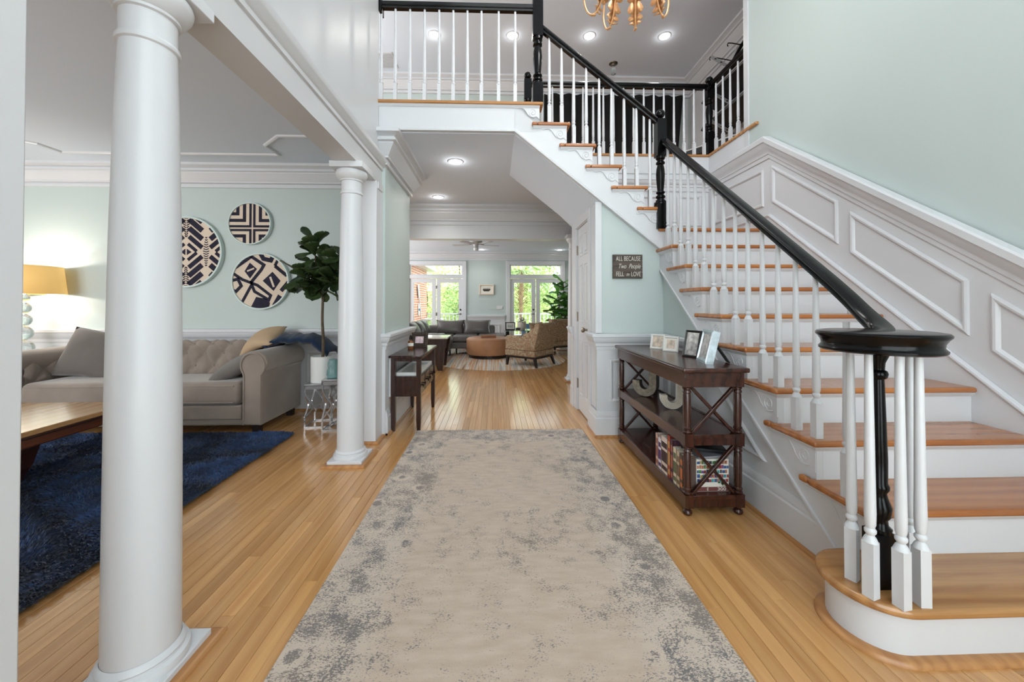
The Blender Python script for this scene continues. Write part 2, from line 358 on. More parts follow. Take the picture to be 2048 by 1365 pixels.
    def pillow(s, w, h, t, n=14, mtx=None, c=(0,0,0), flop=0.0):
        """scatter cushion lying in local XY, pinched at the corners"""
        m = mtx or Matrix(); c = Vector(c); vs = []; fs = []
        for sd in (1, -1):
            for i in range(n+1):
                for j in range(n+1):
                    u, v = 2*i/n-1, 2*j/n-1
                    e = (max(0, 1-abs(u)**2.6)**.5)*(max(0, 1-abs(v)**2.6)**.5)
                    k = 1-.10*(1-abs(u*v))*max(abs(u), abs(v))**3
                    z = sd*t/2*e + flop*(u*u-.3)
                    vs.append(m @ Vector((u*w/2*k, v*h/2*k, z)) + c)
        N1 = (n+1)**2
        for i in range(n):
            for j in range(n):
                a = i*(n+1)+j
                fs.append((a, a+n+1, a+n+2, a+1)); fs.append((N1+a, N1+a+1, N1+a+n+2, N1+a+n+1))
        return s.add(vs, fs)
    def build(s, name, m, parent=None, smooth=None, bevel=0, seg=2, loc=None, weld=False, sub=0):
        me = bpy.data.meshes.new(name); me.from_pydata(s.v, [], s.f)
        bm = bmesh.new(); bm.from_mesh(me)
        if weld: bmesh.ops.remove_doubles(bm, verts=bm.verts, dist=1e-5)
        bmesh.ops.recalc_face_normals(bm, faces=bm.faces); bm.to_mesh(me); bm.free()
        me.materials.append(M[m] if isinstance(m, str) else m)
        o = bpy.data.objects.new(name, me); COL.objects.link(o)
        if smooth is not None:
            me.shade_smooth(); me.set_sharp_from_angle(angle=radians(smooth))
        if bevel:
            b = o.modifiers.new('bevel', 'BEVEL'); b.width = bevel; b.segments = seg; b.limit_method = 'ANGLE'; b.angle_limit = radians(35)
            me.shade_smooth(); me.set_sharp_from_angle(angle=radians(70)); b.harden_normals = False
        if sub:
            q = o.modifiers.new('sub', 'SUBSURF'); q.levels = sub; q.render_levels = sub; me.shade_smooth()
        if parent: o.parent = parent
        if loc: o.location = loc
        return o
def tag(o, label=None, cat=None, group=None, kind=None):
    for k, v in (('label', label), ('category', cat), ('group', group), ('kind', kind)):
        if v: o[k] = v
    return o
def thing(name, label, cat, loc=(0,0,0), rz=0, group=None):
    o = bpy.data.objects.new(name, None); COL.objects.link(o); o.location = loc; o.rotation_euler = (0,0,rz)
    o.empty_display_size = .1
    return tag(o, label, cat, group)
def struct(o): o['kind'] = 'structure'; return o
def copy_tree(root, loc, rz=None, label=None):
    r = root.copy(); COL.objects.link(r); r.location = loc
    if rz is not None: r.rotation_euler = (0,0,rz)
    if label: r['label'] = label
    for ch in list(root.children):
        c = ch.copy(); COL.objects.link(c); c.parent = r
        for g in list(ch.children):
            d = g.copy(); COL.objects.link(d); d.parent = c
    return r
def inst(o, name, parent, loc, rot=None, scale=None):
    c = o.copy(); COL.objects.link(c); c.name = name; c.parent = parent; c.location = loc
    if rot is not None: c.rotation_euler = rot
    if scale is not None: c.scale = scale
    return c
def arc(cx, cy, r, a0, a1, n):
    return [(cx+r*cos(radians(a0+(a1-a0)*i/n)), cy+r*sin(radians(a0+(a1-a0)*i/n))) for i in range(n+1)]
def smoothpath(pts, n=6):
    """catmull-rom through the points"""
    P = [Vector(p) for p in pts]; out = []
    for i in range(len(P)-1):
        a, b, c, d = P[max(i-1,0)], P[i], P[i+1], P[min(i+2,len(P)-1)]
        for k in range(n):
            t = k/n
            out.append(.5*((2*b)+(c-a)*t+(2*a-5*b+4*c-d)*t*t+(3*b-a-3*c+d)*t**3))
    out.append(P[-1]); return out
_textcache = {}
def text_mesh(name, body, size, m, parent, loc, rot, shear=0, sx=1.0, align='CENTER', extrude=.0006, spacing=1.0):
    cu = bpy.data.curves.new(name, 'FONT'); cu.body = body; cu.size = size; cu.shear = shear; cu.extrude = extrude
    cu.align_x = align; cu.align_y = 'CENTER'; cu.space_character = spacing
    t = bpy.data.objects.new(name+'_curve', cu); COL.objects.link(t)
    bpy.context.view_layer.update()
    me = bpy.data.meshes.new_from_object(t.evaluated_get(bpy.context.evaluated_depsgraph_get()))
    bpy.data.objects.remove(t)
    me.materials.clear(); me.materials.append(M[m]); me.name = name
    o = bpy.data.objects.new(name, me); COL.objects.link(o); o.parent = parent; o.location = loc; o.rotation_euler = rot; o.scale = (sx,1,1)
    return o
TRIMN = [0]
def trim(mb, m='white', bevel=0, smooth=None, parent=None):
    TRIMN[0] += 1
    return struct(mb.build('trim_%d' % TRIMN[0], m, parent, smooth=smooth, bevel=bevel))
CROWN = [(0,-.21),(.022,-.21),(.022,-.188),(.010,-.186),(.010,-.172),(.036,-.166),(.036,-.152),(.046,-.144),(.068,-.112),(.092,-.086),(.092,-.074),(.116,-.069),(.116,-.056),(.104,-.053),(.104,-.043),(.130,-.030),(.150,-.024),(.150,0),(0,0)]
def crownp(h, d): return [(o/.15*d, u/.21*h) for o, u in CROWN]
CHAIR = [(0,-.145),(.012,-.145),(.014,-.115),(.024,-.11),(.026,-.085),(.036,-.078),(.05,-.05),(.055,-.03),(.062,-.026),(.062,-.004),(.055,0),(0,0)]
BASE = [(0,0),(.02,0),(.02,.165),(.014,.175),(.016,.195),(.008,.215),(.006,.225),(0,.225)]
SHOE = [(0,0),(.034,0),(.033,.008),(.027,.016),(.02,.019),(0,.019)]
PANEL = [(0,0),(.004,.012),(.012,.016),(.022,.014),(.03,.006),(.034,0)]
R = .188                                            # stair rise
YN = {1:1.195,2:1.44,3:1.682,4:1.918,5:2.157,6:2.394,7:2.628,8:2.85,9:3.075,10:3.31}   # lower flight nosings
XN = {16:.43,15:.675,14:.909,13:1.143,12:1.377,11:1.53}                                # upper flight nosings
XS = 1.50                                           # open side of the lower flight
YF = 3.34                                           # open side of the upper flight
BW = 4.30                                           # back wall of the left room
# ------------------------------------------------------------------ floor of single boards
base = struct(MB().box(-6.2, 3.2, -1.3, 10.6, -.06, -.020).build('floor', 'under'))
tag(base, 'honey oak strip floor running away from the viewer')
bw = .0572
lens_ = [.62, .86, 1.1, 1.37, 1.64, 1.9]
bmesh_cache = {}
def board(l):
    if l not in bmesh_cache:
        b = MB().box(0, bw-.0010, 0, l-.0012, -.019, -.0012)
        x0, x1, y0, y1 = .0011, bw-.0021, .0011, l-.0023
        b.add([(0,0,-.0012),(bw-.001,0,-.0012),(bw-.001,l-.0012,-.0012),(0,l-.0012,-.0012),(x0,y0,0),(x1,y0,0),(x1,y1,0),(x0,y1,0)],
              [(4,5,6,7),(0,1,5,4),(1,2,6,5),(2,3,7,6),(3,0,4,7)])
        o = b.build('board', 'floorA', base); bmesh_cache[l] = o; o['used'] = 0
    return bmesh_cache[l]
far = MB(); rng = random.Random(3); nb = 0
x = -6.2
while x < 3.2:
    y = -1.3 - rng.random()*1.2
    while y < 10.55:
        l = rng.choice(lens_); y1 = y+l; xc = x+bw/2
        vis = (y1 > 1.05 and y < 4.35 and ((-2.3 < xc < -.74) or (.83 < xc < 1.52 and y < 3.4))) or (y1 > 3.5 and y < 4.9 and -.76 < xc < .93)
        if y1 > -1.3:
            if vis and nb < 295:
                nb += 1; src = board(l)
                if not src['used']: src['used'] = 1; src.location = (x, y, 0)
                else: inst(src, 'board', base, (x, y, 0))
            else:
                far.add([(x,y,0),(x+bw-.001,y,0),(x+bw-.001,y1-.0012,0),(x,y1-.0012,0),(x,y,-.019),(x+bw-.001,y,-.019),(x+bw-.001,y1-.0012,-.019),(x,y1-.0012,-.019)],
                        [(0,1,2,3),(0,4,5,1),(1,5,6,2),(2,6,7,3),(3,7,4,0)])
        y = y1
    x += bw
for o in bmesh_cache.values(): del o['used']
fo = far.build('board', 'floorB', base); fo['kind'] = 'stuff'

# ------------------------------------------------------------------ walls and ceilings
def wall(name, mb, m='teal', label=None): o = struct(mb.build(name, m)); tag(o, label); return o
wall('wall_right', MB().prism([(-1.3,0),(4.6,0),(4.6,2.96),(3.745,2.96),(3.745,5.44),(-1.3,5.44)], 'X', 2.6, 2.75), label='tall pale teal wall on the right of the staircase')
fw_ = MB().box(-6.2,-.9,-1.4,-1.3,0,5.44).box(2.4,2.75,-1.4,-1.3,0,5.44).box(-.9,2.4,-1.4,-1.3,5.0,5.44).box(-.9,2.4,-1.4,-1.3,0,.02)
wall('wall_front', fw_)
ew = struct(MB().box(-.9,2.4,-1.38,-1.32,4.94,5.0).box(-.9,2.4,-1.38,-1.32,2.45,2.6).box(-.9,-.82,-1.38,-1.32,.02,5).box(2.32,2.4,-1.38,-1.32,.02,5).box(.2,.28,-1.38,-1.32,.02,5).box(1.24,1.32,-1.38,-1.32,.02,5).build('window_3', 'white'))
MB().box(-.82,2.32,-1.352,-1.348,.05,4.95).build('pane', 'glass', ew)
wall('wall_left', MB().box(-6.3,-6.2,-1.3,BW,0,2.73))
wall('wall_left_back', MB().box(-6.2,-1.2,BW,4.42,0,2.73), label='pale teal back wall of the left room')
wall('wall_upper_left', MB().box(-1.2,-1.03,-1.3,3.45,2.26,2.73).box(-1.2,-1.03,-1.3,3.335,2.73,5.44), 'upwhite', 'white satin wall above the columns')
wall('wall_hall_left', MB().box(-1.2,-1.0,3.44,4.42,0,2.73))
wall('wall_loft_left', MB().box(-3.1,-3.0,3.34,7.1,3.0,5.44)); wall('wall_loft_front', MB().box(-3.0,-1.2,3.25,3.335,3.0,5.44))
wall('wall_loft_back', MB().box(-3.0,3.75,7.07,7.2,3.0,5.44)); wall('wall_loft_right', MB().box(3.75,3.85,3.6,7.2,3.0,5.44), 'upwhite')
wall('wall_loft_near', MB().box(2.75,3.85,3.6,3.7,3.0,5.44), 'upwhite')
wall('wall_landing_back', MB().prism([(.30,2.76),(.95,2.14),(.95,0),(2.6,0),(2.6,2.96),(.30,2.96)], 'Y', 4.46, 4.6), 'white')
wall('wall_stair_front', MB().prism([(.93,0),(1.60,0),(1.60,1.63),(.93,2.16)], 'Y', 3.37, 3.44), label='pale teal wall under the upper flight')
wall('wall_stair_side', MB().prism([(1.52,0),(3.37,0),(3.37,1.56),(1.52,.075)], 'X', 1.532, 1.60))
wall('wall_hall_right', MB().box(.93,1.03,3.44,3.70,0,2.165).box(.93,1.03,4.23,4.5,0,2.165).box(.93,1.03,3.70,4.23,2.04,2.165), 'white')
wall('wall_closet', MB().box(1.5,1.53,3.44,4.46,0,1.6))
# living room
lw = MB()
for a, b in ((-4.6,-2.44),(-.87,.38),(1.90,3.2)): lw.box(a, b, 10.5, 10.62, 0, 2.62)
lw.box(-2.44,-.87,10.5,10.62,2.30,2.62).box(.38,1.90,10.5,10.62,2.30,2.62)
wall('wall_living_back', lw, label='pale teal far wall of the living room')
wall('wall_living_left', MB().box(-4.7,-4.6,4.42,10.62,0,2.73)); wall('wall_living_right', MB().box(3.2,3.3,4.6,10.62,0,2.73)); wall('wall_living_near', MB().box(2.6,3.3,4.5,4.6,0,2.73))
wall('wall_header', MB().box(-4.6,3.2,5.9,6.08,2.215,2.73), 'white', 'white boxed header across the hall opening')
struct(MB().box(-6.3,-1.2,-1.4,4.42,2.73,2.85).build('ceiling', 'ceil'))
hc = MB().box(-1.199,.32,3.372,4.421,2.73,2.78).box(-4.7,.32,4.4205,6.0,2.73,2.78).box(.32,3.3,4.6,6.0,2.73,2.78)
struct(hc.build('ceiling', 'ceil'))
struct(MB().box(-4.7,3.3,6.08,10.62,2.62,2.7).build('ceiling', 'ceil'))
struct(MB().box(-6.3,3.9,-1.4,7.2,5.44,5.55).build('ceiling', 'ceil'))
fu = MB().box(-3.0,.40,3.36,4.46,2.79,2.975).box(-3.0,3.75,4.47,7.07,2.79,2.975).box(2.62,3.75,3.6,4.47,2.79,2.975)
struct(fu.build('floor_upper', 'nosing'))
# flight soffit
struct(MB().prism([(.175,2.73),(1.54,1.642),(1.54,1.70),(.24,2.78),(.175,2.78)], 'Y', 3.372, 4.46).build('ceiling_stair_soffit', 'ceil'))
# ------------------------------------------------------------------ beam, balcony fascia, cornices
trim(MB().sweep([(-1.03,-1.3,2.50),(-1.03,3.45,2.50),(-1.2,3.45,2.50)], [(0,-.10),(.012,-.095),(.014,-.07),(.03,-.06),(.045,-.035),(.05,-.03),(.055,0),(0,0)], -1), smooth=40)
trim(MB().box(-.40-.63,.40,YF,3.372,2.735,2.968))                                            # balcony fascia board
trim(MB().sweep([(-1.03,YF,2.735),(.175,YF,2.735)], [(0,0),(.016,.0),(.018,.012),(.010,.02),(.008,.03),(0,.032)], -1))
trim(MB().box(-1.05,.43,3.31,3.46,2.97,3.0), 'nosing', bevel=.009)
trim(MB().sweep([(-1.03,YF,2.97),(.40,YF,2.97)], [(0,-.022),(.006,-.02),(.018,-.004),(.018,0),(0,0)], -1))
# gallery nosing round the stairwell
trim(MB().prism([(.40,4.43),(2.57,4.43),(2.57,3.60),(2.68,3.60),(2.68,4.58),(.40,4.58)], 'Z', 2.97, 3.0), 'nosing', bevel=.008)
trim(MB().box(.35,2.602,4.446,4.462,2.765,2.97)); trim(MB().box(2.588,2.602,3.76,4.462,2.80,2.97))
trim(MB().sweep([(2.6,4.46,2.80),(2.6,3.74,2.80)], [(0,0),(.014,0),(.016,.015),(.01,.02),(.008,.03),(0,.03)], -1))
trim(MB().box(2.585,2.76,3.735,3.80,2.80,5.44), 'upwhite')                                     # jamb of the opening
# crowns
trim(MB().sweep([(-6.2,BW,2.73),(-1.2,BW,2.73)], crownp(.235,.16), -1), smooth=30)
trim(MB().sweep([(-1.2,BW,2.73),(-1.2,-1.3,2.73)], crownp(.235,.16), -1), smooth=30) if False else None
trim(MB().sweep([(-1.19,3.43,2.73),(-1.0,3.43,2.73),(-1.0,4.43,2.73),(-1.19,4.43,2.73)], crownp(.275,.165), -1), smooth=30)
trim(MB().sweep([(-4.6,5.9,2.73),(3.2,5.9,2.73)], crownp(.30,.135), -1), smooth=30)
trim(MB().sweep([(-4.6,10.5,2.62),(3.2,10.5,2.62)], crownp(.21,.15), -1), smooth=30)
trim(MB().sweep([(-3.0,7.07,5.44),(3.75,7.07,5.44),(3.75,3.7,5.44)], crownp(.29,.20), -1), smooth=30)
# ceiling panel moulding of the left room
a, b, c_, d_ = -4.62, -1.42, .1, 3.92
oct_ = [(a+.24,d_),(b-.78,d_),(b-.78,d_-.24),(b-.55,d_-.44),(b-.06,d_-.44),(b-.06,c_),(a,c_),(a,d_-.46),(a+.24,d_-.22)]
trim(MB().frame([(p[0],p[1],2.73) for p in oct_], (0,0,-1), [(0,0),(.004,.014),(.016,.018),(.028,.012),(.034,0)]))
# ------------------------------------------------------------------ pilasters
for y0, y1 in ((.35,.845),(3.255,3.442)):
    trim(MB().box(-1.2,-1.02,y0,y1,0,2.26).box(-1.2,-1.012,y0+.03,y1-.03,2.2,2.26), bevel=.004)
trim(MB().sweep([(-1.2,3.255,0),(-1.02,3.255,0),(-1.02,3.44,0)], SHOE[:], -1), 'shoe')
# ------------------------------------------------------------------ wainscots, chair rails, baseboards
def baseb(name, path, side): 
    struct(MB().sweep(path, BASE, side).build('baseboard_'+name, 'white', smooth=30))
    trim(MB().sweep(path, SHOE, side), 'shoe')
# left room back wall
trim(MB().box(-6.2,-1.2,BW-.008,BW,0,.79)); trim(MB().sweep([(-6.2,BW,.915),(-1.2,BW,.915)], [(o, u*1.25) for o, u in CHAIR], -1), smooth=30)
baseb('left_room', [(-6.2,BW,0),(-1.2,BW,0)], -1)
for k in range(5): trim(MB().frame([(-6.0+k*.97,BW-.008,.30),(-5.2+k*.97,BW-.008,.30),(-5.2+k*.97,BW-.008,.66),(-6.0+k*.97,BW-.008,.66)], (0,-1,0), PANEL))
# left hall wall
trim(MB().box(-1.0,-.992,3.445,4.428,0,.79).box(-1.02,-.992,3.432,3.4445,0,.79)); trim(MB().sweep([(-1.19,3.45,.925),(-1.0,3.45,.925),(-1.0,4.428,.925),(-1.19,4.428,.925)], [(o*1.1, u) for o, u in CHAIR], -1), smooth=30)
baseb('hall_left', [(-.992,3.445,0),(-.992,4.428,0),(-1.19,4.428,0)], -1)
trim(MB().frame([(-.992,3.56,.32),(-.992,4.32,.32),(-.992,4.32,.70),(-.992,3.56,.70)], (1,0,0), PANEL))
# wall under the upper flight and its corner with the closet wall
trim(MB().box(.918,1.535,3.358,3.37,0,.80)); trim(MB().prism([(1.525,0),(3.37,0),(3.37,.80),(2.45,.80),(1.525,.06)], 'X', 1.522, 1.532))
trim(MB().sweep([(.92,3.72,.925),(.92,3.36,.925),(1.525,3.36,.925),(1.525,2.66,.925)], CHAIR, 1) if False else MB().sweep([(.925,3.56,.925),(.925,3.362,.925),(1.524,3.362,.925),(1.524,2.69,.925)], CHAIR, -1), smooth=30)
baseb('stair', [(.922,3.60,0),(.922,3.358,0),(1.522,3.358,0),(1.522,1.60,0)], -1)
trim(MB().box(.905,.965,3.352,3.372,.93,2.12), bevel=.004)                                      # corner board
trim(MB().frame([(1.03,3.358,.31),(1.47,3.358,.31),(1.47,3.358,.70),(1.03,3.358,.70)], (0,-1,0), PANEL))
trim(MB().frame([(1.522,3.25,.31),(1.522,2.06,.31),(1.522,2.53,.68),(1.522,3.25,.68)], (-1,0,0), PANEL))
# right stair wall: wainscot, rail, skirt, panels
def zr(y): return 2.779-.782*(3.438-y)             # top of the raking rail
yy = .55
trim(MB().prism([(yy,0),(4.46,0),(4.46,2.70),(3.438,2.70),(yy,zr(yy)-.06)], 'X', 2.588, 2.6))
RAIL = [(0,-.205),(.010,-.205),(.012,-.17),(.02,-.165),(.024,-.135),(.034,-.12),(.052,-.085),(.06,-.06),(.07,-.055),(.072,-.012),(.062,0),(0,0)]
trim(MB().sweep([(2.588,4.46,2.775),(2.588,3.438,2.775),(2.588,yy,zr(yy))], RAIL, 1 if False else -1), smooth=30)
trim(MB().sweep([(.5,4.458,2.70),(2.588,4.458,2.70)], [(o,u*.9) for o,u in CHAIR], -1), smooth=30)
trim(MB().sweep([(1.0,4.458,2.60),(2.588,4.458,2.60)], [(0,-.05),(.012,-.05),(.016,-.03),(.006,-.02),(.006,0),(0,0)], -1))
def par(y0, y1, a0, a1, b0, b1): trim(MB().frame([(2.588,y0,a0),(2.588,y1,b0),(2.588,y1,b1),(2.588,y0,a1)], (-1,0,0), PANEL))
par(3.41,2.74,2.145,2.493,1.645,1.975); par(2.645,1.966,1.568,1.873,1.022,1.328); par(1.874,1.20,.95,1.255,.42,.725)
trim(MB().frame([(2.588,4.33,2.13),(2.588,3.52,2.13),(2.588,3.52,2.49),(2.588,4.33,2.49)], (-1,0,0), PANEL))
for x0, x1 in ((1.62,2.10),(2.2,2.5)): trim(MB().frame([(x0,4.458,2.13),(x1,4.458,2.13),(x1,4.458,2.50),(x0,4.458,2.50)], (0,-1,0), PANEL))
sk = lambda y: 2.037-.812*(3.42-y)
trim(MB().prism([(4.46,1.86),(4.46,2.02),(3.44,2.02),(.9,sk(.9)),(.9,-.05),(1.3,-.05)], 'X', 2.566, 2.589))
trim(MB().sweep([(2.566,4.46,2.035),(2.566,3.43,2.035),(2.566,.9,sk(.9)+.01)], [(0,-.03),(.004,-.028),(.012,-.012),(.010,0),(-.02,.004),(-.022,-.03)], -1))
trim(MB().box(1.3,2.57,4.44,4.458,1.88,2.03))
# living room wainscot
for a, b in ((-4.6,-2.54),(-.77,.28),(2.0,3.2)):
    trim(MB().box(a,b,10.49,10.5,0,.80)); trim(MB().sweep([(a,10.5,.87),(b,10.5,.87)], CHAIR, -1)); baseb('living', [(a,10.49,0),(b,10.49,0)], -1)
trim(MB().frame([(-.62,10.49,.28),(.14,10.49,.28),(.14,10.49,.62),(-.62,10.49,.62)], (0,-1,0), PANEL))

# ------------------------------------------------------------------ closet door
d1 = struct(MB().box(.945,.98,3.703,4.227,.012,2.036).build('door_1', 'white'))
tag(d1, 'white six panel closet door under the stairs')
for z0, z1 in ((.20,.80),(1.00,1.62),(1.72,1.94)):
    for y0, y1 in ((3.78,3.93),(4.00,4.15)):
        MB().frame([(.945,y0,z0),(.945,y1,z0),(.945,y1,z1),(.945,y0,z1)], (-1,0,0), [(-.006,0),(-.003,.007),(.006,.007),(.014,-.002)]).prism([(y0+.03,z0+.03),(y1-.03,z0+.03),(y1-.03,z1-.03),(y0+.03,z1-.03)], 'X', .938, .946).build('panel', 'white', d1)
kb = MB().lathe([(.003,.0),(.026,.001),(.028,.006),(.012,.01),(.010,.035),(.024,.045),(.028,.06),(.02,.072),(.002,.076)], (0,0,0), 14, axis='X').build('knob', 'nickel', d1, smooth=40)
kb.location = (.945,3.765,.93); kb.rotation_euler = (0,0,pi)
for z in (.30,1.05,1.80): MB().box(.930,.95,4.224,4.243,z-.05,z+.05).lathe([(.006,z-.055),(.006,z+.055)], (.934,4.232,0), 8).build('hinge', 'nickel', d1)
trim(MB().box(.915,.935,4.235,4.325,0,2.05).box(.915,.935,3.60,3.695,0,2.05).box(.915,.935,3.60,4.325,2.045,2.135), bevel=.006)
trim(MB().box(.905,.934,4.34,4.51,0,.22).box(.912,.934,4.34,4.505,.22,.80))
trim(MB().sweep([(.925,4.505,.925),(.925,4.34,.925)], CHAIR, -1))

# ------------------------------------------------------------------ french doors of the living room
def french(idx, x0, x1, handle):
    c = (x0+x1)/2; d = struct(MB().box(x0-.10,x0,10.46,10.62,0,2.38).box(x1,x1+.10,10.46,10.62,0,2.38).box(x0,x1,10.46,10.62,2.275,2.38).box(x0,x1,10.47,10.60,1.895,1.985).build('door_%d' % idx, 'white', bevel=.006))
    tag(d, ('left' if idx == 2 else 'right')+' pair of white glazed french doors with a transom')
    for a, b in ((x0,c-.004),(c+.004,x1)):
        lf = MB()
        for q in ((a+.005,a+.115,.01,1.885),(b-.115,b-.005,.01,1.885),(a+.115,b-.115,1.775,1.885),(a+.115,b-.115,.01,.24)): lf.box(q[0],q[1],10.50,10.545,q[2],q[3])
        l_ = lf.build('door_leaf', 'white', d, bevel=.004)
        MB().box(a+.11,b-.11,10.52,10.524,.235,1.78).build('pane', 'glass', l_)
        if (a < c-.1) == (handle < 0): 
            hx = b-.06
            MB().lathe([(.026,0),(.026,.012),(.01,.014)], (hx,10.5,1.02), 12, axis='Y').lathe([(.024,0),(.024,.01),(.009,.012),(.009,.05)], (hx,10.5,.90), 12, axis='Y').box(hx-.10,hx+.01,10.445,10.46,.89,.91).build('door_handle', 'nickel', l_, smooth=40)
    for z in (.9,1.65): MB().box(c-.012,c+.012,10.486,10.502,z-.045,z+.045).build('hinge', 'nickel', d) if idx == 2 else None
    w = struct(MB().box(x0,x0+.03,10.49,10.55,1.985,2.275).box(x1-.03,x1,10.49,10.55,1.985,2.275).box(x0+.03,x1-.03,10.49,10.55,1.985,2.005).box(x0+.03,x1-.03,10.49,10.55,2.25,2.275).build('window_%d' % (idx-1), 'white'))
    MB().box(x0+.03,x1-.03,10.518,10.522,2.0,2.255).build('pane', 'glass', w)
french(2, -2.37, -.90, 1); french(3, .42, 1.87, -1)
# ------------------------------------------------------------------ staircase
ST = thing('staircase', 'white L shaped staircase with orange oak treads and a curved bottom step', 'staircase', (XS,2.2,0))
O = Vector((XS,2.2,0))
def SB(mb, name, m, **k):
    mb.v = [(p[0]-O.x,p[1]-O.y,p[2]-O.z) for p in mb.v]; return mb.build(name, m, ST, **k)
# bottom bullnose step
cx, cy, rr = 1.40, 1.36, .165
def bull(off):
    r = rr-off
    return [(2.566,cy-r)]+[(cx+r*cos(radians(a)), cy+r*sin(radians(a))) for a in range(270,89,-9)]+[(1.52,cy+r),(2.566,cy+r)]
SB(MB().prism(bull(0), 'Z', R-.032, R), 'tread', 'tread1', bevel=.012, seg=3)
SB(MB().prism(bull(.03), 'Z', 0, R-.032), 'riser', 'white', smooth=35)
SB(MB().sweep([(p[0],p[1],0) for p in bull(.03)[:-2]], [(0,0),(.034,0),(.033,.008),(.027,.016),(.02,.019),(0,.019)], -1 if False else 1), 'shoe_moulding', 'shoe', smooth=40)
for k in range(2, 10):
    y, z = YN[k], k*R
    w = 2.566
    # tread with a mitred return along its open side
    SB(MB().box(1.466, w, y, YN[k+1]+.05, z-.03, z), 'tread', 'tread', bevel=.011, seg=3)
    SB(MB().box(1.466, 1.497, YN[k+1]+.0515, YN[k+1]+.10, z-.03, z), 'nosing_return', 'tread', bevel=.010)
    SB(MB().box(1.5305, w, y+.03, y+.05, (k-1)*R, z-.03), 'riser', 'white')
    SB(MB().sweep([(1.497,YN[k+1]+.09,z-.03),(1.497,y+.03,z-.03),(w,y+.03,z-.03)], [(0,-.022),(.004,-.022),(.018,-.004),(.018,0),(0,0)], -1), 'cove_moulding', 'white')
# landing
SB(MB().box(1.475, 2.566, 3.31, 4.445, 10*R-.03, 10*R), 'landing', 'tread', bevel=.010)
SB(MB().box(1.5305, 2.566, 3.34, 3.36, 9*R, 10*R-.03), 'riser', 'white')
# upper flight
for k in range(11, 16):
    x, z = XN[k], k*R
    SB(MB().box(XN[k+1]-.05, x, 3.31, 4.44, z-.03, z), 'tread', 'tread', bevel=.010, seg=3)
    SB(MB().box(XN[k+1]-.10, XN[k+1]-.0515, 3.31, 3.341, z-.03, z), 'nosing_return', 'tread', bevel=.009)
    SB(MB().box(x-.05, x-.03, 3.3725, 4.44, (k-1)*R, z-.03), 'riser', 'white')
    SB(MB().sweep([(XN[k+1]-.09,YF,z-.03),(min(x-.03,1.56),YF,z-.03)], [(0,-.022),(.004,-.022),(.018,-.004),(.018,0),(0,0)], -1), 'cove_moulding', 'white')
SB(MB().box(XN[16]-.05, XN[16]-.03, 3.3725, 4.44, 15*R, 2.97), 'riser', 'white')
# stringers
low1 = lambda y: 1.484-.797*(3.334-y)
p = [(YN[2]+.03,.0),(YN[2]+.03,2*R-.03)]
for k in range(3, 11): p += [(YN[k]+.03,(k-1)*R-.03),(YN[k]+.03,k*R-.03)]
p += [(3.372,10*R-.03),(3.372,low1(3.372)),(1.49,max(0,low1(1.49)))]
SB(MB().prism(p, 'X', XS, 1.53), 'stringer', 'white')
low2 = lambda x: 2.735-.797*(x-.175)
p = [(.175,2.735),(.175,2.968),(XN[16]-.03,2.968)]
for k in range(15, 10, -1): p += [(min(1.4995,XN[k+1]-.03),k*R-.03),(min(1.4995,XN[k]-.03),k*R-.03)]
p += [(1.4995,low2(1.4995))]
q = [p[0]]
for a in p[1:]:
    if (Vector(a)-Vector(q[-1])).length > 1e-5: q.append(a)
SB(MB().prism(q, 'Y', YF, 3.372), 'stringer', 'white')
SB(MB().sweep([(.175,YF,2.735),(1.505,YF,low2(1.505))], [(0,0),(.016,0),(.018,.014),(.010,.024),(.008,.036),(0,.038)], -1), 'edge_moulding', 'white')
SB(MB().sweep([(XS,3.34,low1(3.34)),(XS,1.50,low1(1.50))], [(0,0),(.010,0),(.010,.014),(0,.016)], -1), 'edge_moulding', 'white')
# scroll brackets: thin plates with a raised spiral, one master in local (u along the tread, v up)
def scroll(tread_w):
    """in the XZ plane, front edge at x=0, plate runs to -x; y is out of the wall"""
    b = MB(); w = tread_w
    top = [(0,0),(-w,0),(-w,-.03),(-w+.028,-.03)]
    s = [(-w+.028,-.03),(-w+.05,-.022),(-w+.08,-.03),(-w+.105,-.058),(-w+.125,-.088),(-.062,-.108),(-.03,-.10),(-.012,-.115),(0,-.125)]
    out = top[:-1]+[(q.x,q.y) for q in smoothpath([(a,c,0) for a,c in s], 4)]
    b.prism(out, 'Y', 0, -.005)
    sp = []
    for i in range(27):
        t = i/26; a = radians(-110-t*540); r = .036*(1-.80*t)
        sp.append((-.058+r*cos(a), -.0058, -.066+r*sin(a)))
    b.tube(sp, .0032, 6)
    b.tube([(q.x,-.0055,q.y) for q in smoothpath([(a,c,0) for a,c in s[:7]], 4)], .003, 6)
    return b
br0 = None
for k in range(2, 17):
    if k < 10:
        b = scroll(YN[k+1]-YN[k]-.005); o = b.build('scroll_bracket', 'white', ST, smooth=35)
        o.rotation_euler = (0,0,-pi/2); o.location = Vector((XS, YN[k]+.032, k*R-.031))-O
    elif k > 10:
        b = scroll(.225); o = b.build('scroll_bracket', 'white', ST, smooth=35)
        xx = min(XN[k]-.032, 1.50); o.location = Vector((xx, YF, k*R-.031))-O

